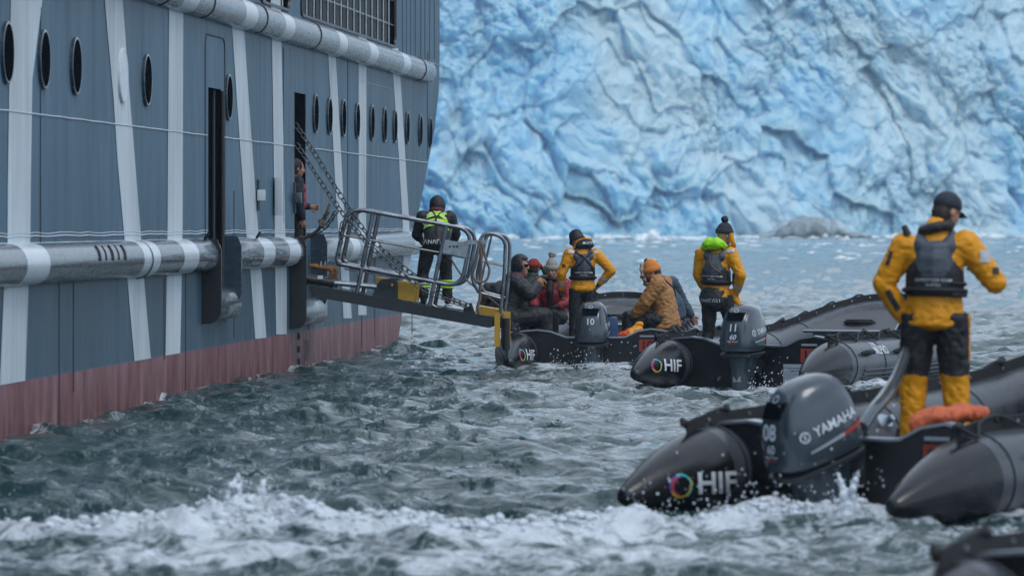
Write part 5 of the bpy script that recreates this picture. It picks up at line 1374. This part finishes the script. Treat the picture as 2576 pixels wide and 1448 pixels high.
J = seated(pelvis=(0, -.05, .10), chest=(0, .02, .43), neck=(0, .08, .59), head=(0, .14, .72), elL=(-.25, .16, .34), wrL=(-.16, .36, .12), elR=(.26, .14, .33), wrR=(.18, .34, .12))
p, J, F, H, HR, tor = make_person('seated passenger in tan jacket and bright orange beanie', (W(1666, 560, 73.0).x, 73.0, .52), 76, J, PASS, hy=12, hp=-18, jacket=M_TAN, trousers=M_BLK, boots=M_BLK, glove=(M_BLK, M_BLK), bulk=1.3, scale=1.1, seed=46, collar=M_MARO, hair=M_HAIR, jlen=.35, wr=.016)
beanie(p, H, HR, M_KORG, tall=.145, z0=.02)
bva = bvh_of([tor])
strap(p, 'harness_strap', [J['neck']+F @ Vector((-.02, -.10, .0)), J['chest']+F @ Vector((.10, -.17, 0)), J['waist']+F @ Vector((.19, -.08, .02))], bva, .026)
strap(p, 'harness_strap', [J['waist']+F @ Vector((.19, -.14, .08)), J['waist']+F @ Vector((.24, 0, .02)), J['waist']+F @ Vector((.18, .15, -.02))], bva, .030)

# ------------------------------------------------------------ gangway
M_GDECK = mat('gangway_dark', (.018, .024, .032), .45, var=.3, vscale=12, bump=.003, bscale=60)
M_GY = mat('yellow_paint', (.62, .36, .01), .45, var=.25, vscale=8, var_col=(.50, .30, .03))
M_RUST = mat('rusty_pipe', (.20, .085, .025), .8, var=.5, vscale=18)
M_TUBE = mat('rail_steel', (.20, .22, .25), .3, .85, var=.4, vscale=6)
M_ROPE = mat('rope_fibre', (.17, .13, .11), .85, bump=.008, bscale=50)
M_CHN = mat('chain_steel', (.10, .11, .12), .4, .7, var=.4, vscale=20)
GD = 70.2            # near side of the gangway; it is .85 m wide
def G(px, py, k=0): return W(px, py, GD)+HD*k
gang = empty('gangway', G(781, 720)); tag(gang, 'sloping dark gangway with steel tube rails lowered from the ship door', 'gangway')
_go = Vector(gang.location)
def to_g(o): o.parent = gang; o.matrix_parent_inverse = Matrix.Translation(-_go); return o
GWd = .85
for k in (0, GWd-.06):
    to_g(add_prism('side_beam', [G(776, 715, k), G(1240, 797, k), G(1237, 823, k), G(1228, 824, k), G(783, 745, k)], HD*.06, M_GDECK))
to_g(add_prism('walkway', [G(779, 716, .06), G(1240, 800, .06), G(1240, 806, .06), G(779, 722, .06)], HD*(GWd-.12), M_GDECK))
for i in range(16):
    t = (i+.5)/16; a = G(779+461*t, 715+83.5*t, .08); to_g(box('tread_bar', a+HD*(GWd/2-.08), (.02, GWd-.16, .016), M_GDECK))
def rail(pts, r=.030, closed=False, rr=.22, name='rail_tube', m=None):
    to_g(tube(name, round_poly(pts, rr, 6, closed), r, m or M_TUBE, None, 10, closed))
for k in (.03, GWd-.03):
    q = lambda x, y: G(x, y, k)
    rail([q(858, 662), q(846, 655), q(874, 522), q(1188, 578), q(1160, 722), q(846, 663)], closed=True)
    rail([q(863, 592), q(1104, 635)], .014); rail([q(1104, 635), q(1172, 649)], .014)
    rail([q(866, 676), q(1085, 711)], .012)
    rail([q(938, 536), q(897, 738)], .030); rail([q(1122, 568), q(1080, 770)], .030)
    q = lambda x, y: G(x, y, k)
    rail([q(1205, 736), q(1185, 700), q(1213, 582), q(1272, 596), q(1268, 700), q(1258, 790)], .026)
    rail([q(1205, 736), q(1238, 745), q(1262, 752)], .022); rail([q(1225, 590), q(1196, 716)], .016); rail([q(1208, 656), q(1269, 670)], .013)
    to_g(tube('hinge_pin', [q(857, 596)-HD*.03, q(857, 596)+HD*.05], .022, M_BLACKP)); to_g(tube('hinge_pin', [q(852, 640)-HD*.03, q(852, 640)+HD*.05], .02, M_BLACKP))
# plate and latch strap at the outer rail
to_g(add_prism('rail_plate', [G(1119, 603, 0), G(1180, 612, 0), G(1172, 648, 0), G(1113, 634, 0)], HD*.012, M_STEEL))
to_g(add_prism('latch_strap', [G(1152, 612, -.02), G(1175, 604, -.02), G(1222, 604, -.02), G(1222, 614, -.02), G(1178, 614, -.02), G(1156, 621, -.02)], HD*.012, M_STEEL))
for x in (1132, 1142, 1150): to_g(tube('latch_pin', [G(x, 620, -.03), G(x, 620, .02)], .016, M_BLACKP))
# yellow block, dark clevis, hydraulic rams, rusty elbows
to_g(add_prism('yellow_block', [G(944, 697, .12), G(1046, 715, .12), G(1041, 759, .12), G(938, 741, .12)], HD*.18, M_GY))
to_g(add_prism('yellow_block', [G(944, 697, .6), G(1046, 715, .6), G(1041, 759, .6), G(938, 741, .6)], HD*.12, M_GY))
for k in (.05, .55):
    to_g(add_prism('ram_clevis', [G(x, y, k) for x, y in ((934, 746), (950, 712), (957, 703), (972, 701), (990, 701), (998, 706), (1000, 716), (999, 757))], HD*.05, M_GDECK))
    for x, y in ((960, 719), (986, 716)):
        to_g(tube('pivot_boss', [G(x, y, k-.03), G(x, y, k+.08)], .052, M_BLACKP, seg=18)); 
    to_g(tube('pivot_pin', [G(986, 716, k-.04), G(986, 716, k)], .02, M_GY, seg=12))
    to_g(tube('ram_barrel', [G(742, 697, k+.03), G(837, 712, k+.03)], .058, M_BLACKP, seg=16)); to_g(tube('ram_cap', [G(832, 711, k+.03), G(839, 712.2, k+.03)], .066, M_BLACKP, seg=16))
    to_g(tube('ram_rod', [G(839, 712, k+.03), G(946, 722, k+.03)], .032, M_STEEL, seg=12))
    to_g(tube('hydraulic_elbow', round_poly([G(776, 668, k+.03), G(790, 670, k+.03), G(836, 678, k+.03), G(829, 700, k+.03)], .1), .03, M_RUST, seg=8))
    to_g(tube('hydraulic_fitting', [G(804, 670, k+.03), G(806, 657, k+.03)], [.024, .02], M_STEEL, seg=8))
to_g(box('ram_label', G(806, 697, -.012), (.07, .004, .045), M_DECW))
to_g(tube('foot_hook', smooth_path([G(1075, 760, .1), G(1095, 772, .1), G(1108, 780, .1), G(1120, 768, .1), G(1135, 768, .1)], 5), .014, M_STEEL))
to_g(add_prism('chain_lug', [G(1164, 790, .02), G(1166, 774, .02), G(1188, 768, .02), G(1195, 792, .02)], HD*.04, M_GDECK))
for x in (1172, 1184): to_g(tube('shackle_pin', [G(x, 762, .0), G(x, 778, .0)], .018, M_BLACKP))
# yellow boarding post at the outer end
def yb(name, poly, k, t): to_g(add_prism(name, [G(x, y, k) for x, y in poly], HD*t, M_GY))
yb('yellow_sill', ((1196, 769), (1256, 779), (1256, 797), (1194, 790)), .1, .6)
yb('yellow_post', ((1244, 786), (1257, 786), (1257, 872), (1244, 872)), -.02, .09); yb('yellow_post', ((1252, 784), (1275, 786), (1275, 870), (1262, 872)), .55, .09)
to_g(tube('ladder_rail', [G(1262, 790, .2), G(1262, 872, .2)], .025, M_TUBE)); to_g(tube('fender_post', [G(1272, 800, .1), G(1272, 880, .1)], .05, M_BLACKP))

# chains: every link its own piece ---------------------------------
def link_mesh_bm(L=.105, w=.034, r=.0085):
    pts = []
    for i in range(8): a = math.pi*i/7-math.pi/2; pts.append(Vector((L/2-w+w*math.cos(a), w*math.sin(a), 0)))
    for i in range(8): a = math.pi*i/7+math.pi/2; pts.append(Vector((-L/2+w+w*math.cos(a), w*math.sin(a), 0)))
    bm = bmesh.new(); sweep(bm, pts, r, 6, closed=True); bmesh.ops.recalc_face_normals(bm, faces=bm.faces); me = bpy.data.meshes.new('chain_link'); bm.to_mesh(me); bm.free()
    me.materials.append(M_CHN); me.polygons.foreach_set('use_smooth', [True]*len(me.polygons)); return me
LINK = link_mesh_bm()
def chain(label, pts, me=LINK, pitch=.083, sag=0):
    pts = smooth_path(pts, 8); root = empty('chain', pts[0]); tag(root, label, 'chain', 'chains holding the gangway')
    cum = [0]
    for a, b in zip(pts[:-1], pts[1:]): cum.append(cum[-1]+(b-a).length)
    n = int(cum[-1]/pitch); px_ = [np.interp(np.linspace(0, cum[-1], n+1), cum, [p[i] for p in pts]) for i in range(3)]
    P = [Vector((px_[0][i], px_[1][i], px_[2][i])) for i in range(n+1)]
    for i in range(n):
        a, b = P[i], P[i+1]; d = (b-a).normalized(); u = d.cross(Vector((0, 1, 0))).normalized(); v = d.cross(u)
        ang = math.radians(90*(i % 2)+random.uniform(25, 55)); y = u*math.cos(ang)+v*math.sin(ang); z = d.cross(y)
        o = bpy.data.objects.new('chain_link', me); COL.objects.link(o); o.parent = root
        M = Matrix((d, y, z)).transposed().to_4x4(); M.translation = (a+b)/2-pts[0]; o.matrix_basis = M
    return root
chain('long steel chain from the door top to the gangway end, upper of the pair', [W(742, 312, 71.3), W(770, 352, 71.2), W(813, 420, 71.1), W(862, 500, 71), W(922, 586, 70.9), W(990, 652, 70.9), W(1060, 706, 70.9), W(1130, 748, 70.9), W(1186, 770, 70.9)])
chain('long steel chain from the door to the gangway end, lower of the pair', [W(745, 362, 70.6), W(772, 402, 70.5), W(813, 466, 70.4), W(869, 546, 70.2), W(922, 609, 70.1), W(968, 652, 70.1), W(1026, 700, 70.1), W(1088, 739, 70.1), W(1172, 770, 70.1)])
chain('short chain looping from the rope shackle up to the long chain', [W(776, 594, 70.9), W(795, 586, 70.8), W(822, 567, 70.7), W(846, 532, 70.5)], pitch=.07)
chain('small thin chain hanging at the inner end of the rail', [W(862, 560, 70.1), W(857, 590, 70.1), W(858, 612, 70.1)], pitch=.07)
def thing_tube(name, label, cat, pts, r, m, grp=None, seg=7, sm=6):
    return tag(tube(name, smooth_path(pts, sm), r, m, None, seg), label, cat, grp)
thing_tube('rope', 'knotted mooring rope hung from a hook beside the ship door', 'rope', [W(752, 598, 70.9), W(775, 595, 70.8), W(800, 578, 70.7), W(812, 556, 70.6), W(822, 535, 70.5), W(830, 512, 70.5)], .022, M_ROPE)
B = Blob()
for i, (x, y) in enumerate(((808, 566), (814, 554), (818, 545), (824, 534), (813, 560), (806, 556))): B.ell(W(x, y, 70.55+.02*(i % 2)), (.034, .03, .04))
tag(B.build('rope_knot', .012, M_ROPE, None, 1, wr=.008, wscale=26), 'frayed knot in the mooring rope by the ship door', 'knot')
thing_tube('rope', 'brown rope looped over the strap at the outer rail', 'rope', [W(1205, 610, 70), W(1198, 660, 70), W(1190, 690, 70), W(1200, 708, 70), W(1222, 706, 70), W(1231, 680, 70), W(1222, 650, 70), W(1212, 612, 70)], .017, M_ROPE)
thing_tube('rope', 'brown rope hanging straight down from the outer rail strap', 'rope', [W(1208, 606, 70.1), W(1210, 660, 70.1), W(1208, 720, 70.1), W(1207, 752, 70.1), W(1202, 770, 70.1), W(1207, 792, 70.1)], .022, M_ROPE)
thing_tube('rope', 'grey rope running across from the rail to the inflatable boat', 'rope', [W(1133, 648, 70.7), W(1160, 690, 70.7), W(1195, 722, 70.7), W(1232, 750, 71), W(1262, 775, 71.4)], .013, M_ROPE)

# loose things in the boats -----------------------------------------
B = Blob(); c = W(1588, 840, 72.4)
for (x, y, r) in ((1570, 846, .10), (1585, 842, .13), (1600, 832, .11), (1608, 815, .06), (1600, 845, .12)): B.ell(W(x, y, 72.5), (r, r*.8, r*.75))
o = B.build('bag', .014, M_GY, None, 2, wr=.02, wscale=9, seed=2); o.data.materials.clear(); o.data.materials.append(mat('bag_amber', (.75, .30, .01), .5)); o.data.materials.append(mat('bag_orange', (.62, .07, .01), .5))
for f in o.data.polygons:
    if (f.center.x-c.x)*1.2+(f.center.z-c.z)*-.4 < -.06 or f.center.x > c.x+.10 and f.center.z < c.z+.05: f.material_index = 1
tag(o, 'crumpled orange and amber dry bag at the feet of the tan jacketed passenger', 'bag')
B = Blob(); B.limb([W(2310, 1068, 35.1), W(2350, 1048, 35.1), W(2405, 1040, 35.3), W(2470, 1038, 35.5)], [(.07, .09, .07), (.09, .1, .075), (.08, .1, .07), (.06, .08, .05)])
o = B.build('life_jacket', .014, mat('bag_red_orange', (.50, .10, .03), .6, var=.2, vscale=10), None, 2, wr=.022, wscale=9, seed=4); tag(o, 'faded red orange dry bag lying on the tube of the nearest boat', 'bag'); o.name = 'dry_bag'
B = Blob(); B.ell(W(1398, 803, 74), (.17, .15, .07)); o = B.build('bag', .014, mat('bag_blue', (.01, .06, .35), .5), None, 2, wr=.02, wscale=10, seed=5); tag(o, 'bright blue bag lying between the passengers', 'bag')
c = W(1540, 822, 72.3); can = box('fuel_can', c, (.16, .2, .28), mat('plastic_blue', (.02, .06, .16), .4), None, bevel=.03); tag(can, 'dark blue fuel can standing beside motor 10', 'fuel can')
tube('can_cap', [c+Vector((-.03, 0, .13)), c+Vector((-.03, 0, .18))], .03, M_BLACKP, can); can.children[0].location = (0, 0, 0)
# tiller arm of the nearest motor belongs to that motor
mot8 = [c for c in boat08.children if c.name.startswith('outboard_motor')][0]
bpy.context.view_layer.update(); Mi = mot8.matrix_world.inverted()
tl = [Mi @ W(x, y, d) for x, y, d in ((2168, 1075, 35.3), (2195, 1035, 35.5), (2225, 1000, 35.8), (2252, 955, 36.1), (2268, 918, 36.3), (2276, 893, 36.4))]
tube('tiller_arm', smooth_path(tl, 4), [.045]*5+[.05]*6+[.042]*(len(smooth_path(tl, 4))-11), M_COWL, mot8, 10)
tube('tiller_grip', [tl[-2], tl[-1], tl[-1]+(tl[-1]-tl[-2])*.5], .032, M_BLACKP, mot8, 10)
tube('control_cable', smooth_path([tl[0], tl[0]+Vector((.02, .06, -.15)), tl[0]+Vector((.0, .2, -.25)), tl[0]+Vector((0, .3, -.1))], 5), .014, M_STRAP, mot8)

# spray ------------------------------------------------------------
M_FOAM = mat('spray_foam', (.62, .68, .74), .5)
M_DROP = mat('spray_drop', (.55, .62, .68), .25)
def droplets():
    rs = np.random.RandomState(9); V = []; Fc = []; n = 0
    def add(c, r):
        nonlocal n
        v = ICO1[0]*r*np.array([1, 1, rs.uniform(.8, 1.7)])+np.array(c); V.append(v); Fc.append(ICO1[1]+n); n += len(v)
    for i in range(520):     # thrown up at the stern of the nearest boat
        px = rs.choice([rs.uniform(1590, 1900), rs.normal(2110, 60), rs.uniform(1850, 2300)]); d = rs.uniform(33.6, 34.3); h = abs(rs.exponential(.10)); h = h+.02 if px < 2250 else h*.4
        x = (px-PCX)/FPX*d; add((x, d, .03+h), rs.uniform(.0025, .0085))
    for i in range(160):
        px = rs.normal(620, 60); d = rs.uniform(33.5, 34.6); add(((px-PCX)/FPX*d, d, .12+abs(rs.exponential(.12))), rs.uniform(.003, .009))
    for i in range(220):
        px = rs.uniform(0, 1600); d = rs.uniform(33.6, 34.5); add(((px-PCX)/FPX*d, d, .05+abs(rs.exponential(.07))), rs.uniform(.002, .007))
    for i in range(260):     # drips behind boats 10 and 11
        a = rs.rand() < .6; px = rs.uniform(1380, 1600) if a else rs.uniform(1880, 1990); d = 70.6 if a else 61; add(((px-PCX)/FPX*d, d, .02+abs(rs.exponential(.10))), rs.uniform(.003, .010))
    o = from_np('spray_drops', np.concatenate(V), np.concatenate(Fc), M_DROP); tag(o, 'fine water droplets thrown up round the boats and the wake', 'spray', kind='stuff')
droplets()
def splash(label, pxs, d, seed, r0=.03):
    B = Blob(); rs = random.Random(seed)
    for line in pxs:
        pts = [W(x, y, d+rs.uniform(-.05, .05)) for x, y in line]; pts = smooth_path(pts, 5); n = len(pts)
        for i, q in enumerate(pts):
            t = i/(n-1); r = r0*(1-t)**.8+.007+rs.uniform(0, .006); B.ell(q+Vector((rs.gauss(0, .006), rs.gauss(0, .02), rs.gauss(0, .004))), (r, r, r*1.2), None, ICO1)
    o = B.build('splash', .008, M_FOAM, None, 1); return tag(o, label, 'splash')
splash('thin crown of water thrown up from the wake left of centre', [[(560, 1290), (572, 1262), (575, 1235), (590, 1210), (603, 1190)], [(615, 1290), (603, 1260), (600, 1230), (607, 1210)], [(590, 1300), (590, 1260), (585, 1225)], [(655, 1240), (660, 1222), (668, 1205)]], 34.2, 3)
splash('splash leaping beside the leg of motor 08', [[(2115, 1300), (2122, 1262), (2118, 1220), (2108, 1190)], [(2128, 1300), (2136, 1250), (2150, 1215), (2158, 1185)], [(2160, 1300), (2150, 1262), (2152, 1230)]], 34.2, 5, .035)
splash('small splash at the far left end of the wake', [[(40, 1345), (50, 1322), (62, 1305)], [(70, 1345), (66, 1320), (74, 1300)], [(20, 1350), (30, 1335), (28, 1318)]], 33.8, 7, .03)
splash('splash climbing the red plating at the left', [[(115, 1050), (124, 1030), (120, 1005), (126, 990)], [(150, 1055), (138, 1030), (130, 1012)], [(105, 1060), (108, 1040), (112, 1028)]], 51.9, 8, .05)
# clumps of froth standing on the wake
def froth():
    rs = np.random.RandomState(21); V = []; Fc = []; n = 0
    for i in range(1700):
        x = rs.uniform(-4.6, 3.0); t = rs.normal(-.1, .22); y = np.interp(x, WKX, WKY)+t
        z = water_z(x, y) if i % 1 == 0 else 0; r = rs.gamma(2, .0045)+.004
        v = ICO1[0]*(1+.3*rs.randn(len(ICO1[0]), 1).clip(-1, 1))*np.array([r*1.5, r, r*.8])+np.array([x, y, z+r*.2]); V.append(v); Fc.append(ICO1[1]+n); n += len(v)
    o = from_np('froth', np.concatenate(V), np.concatenate(Fc), M_FOAM); tag(o, 'white froth boiling along the crest of the wake', 'foam', kind='stuff')
froth()

# ------------------------------------------------------------ damp air between here and the ice
hm = bpy.data.materials.new('haze'); hm.use_nodes = True; hn = hm.node_tree; hn.nodes.remove(hn.nodes['Principled BSDF'])
pv = hn.nodes.new('ShaderNodeVolumePrincipled'); pv.inputs['Color'].default_value = (.62, .86, 1.0, 1); pv.inputs['Density'].default_value = .00028; pv.inputs['Anisotropy'].default_value = .0
hn.links.new(pv.outputs[0], hn.nodes['Material Output'].inputs['Volume'])
hz = box('haze', (0, 2400, 44), (12000, 14000, 91.0+0), hm); hz.location = (0, 0, 0)
tag(hz, 'thin cold haze between the boats and the glacier', kind='stuff')
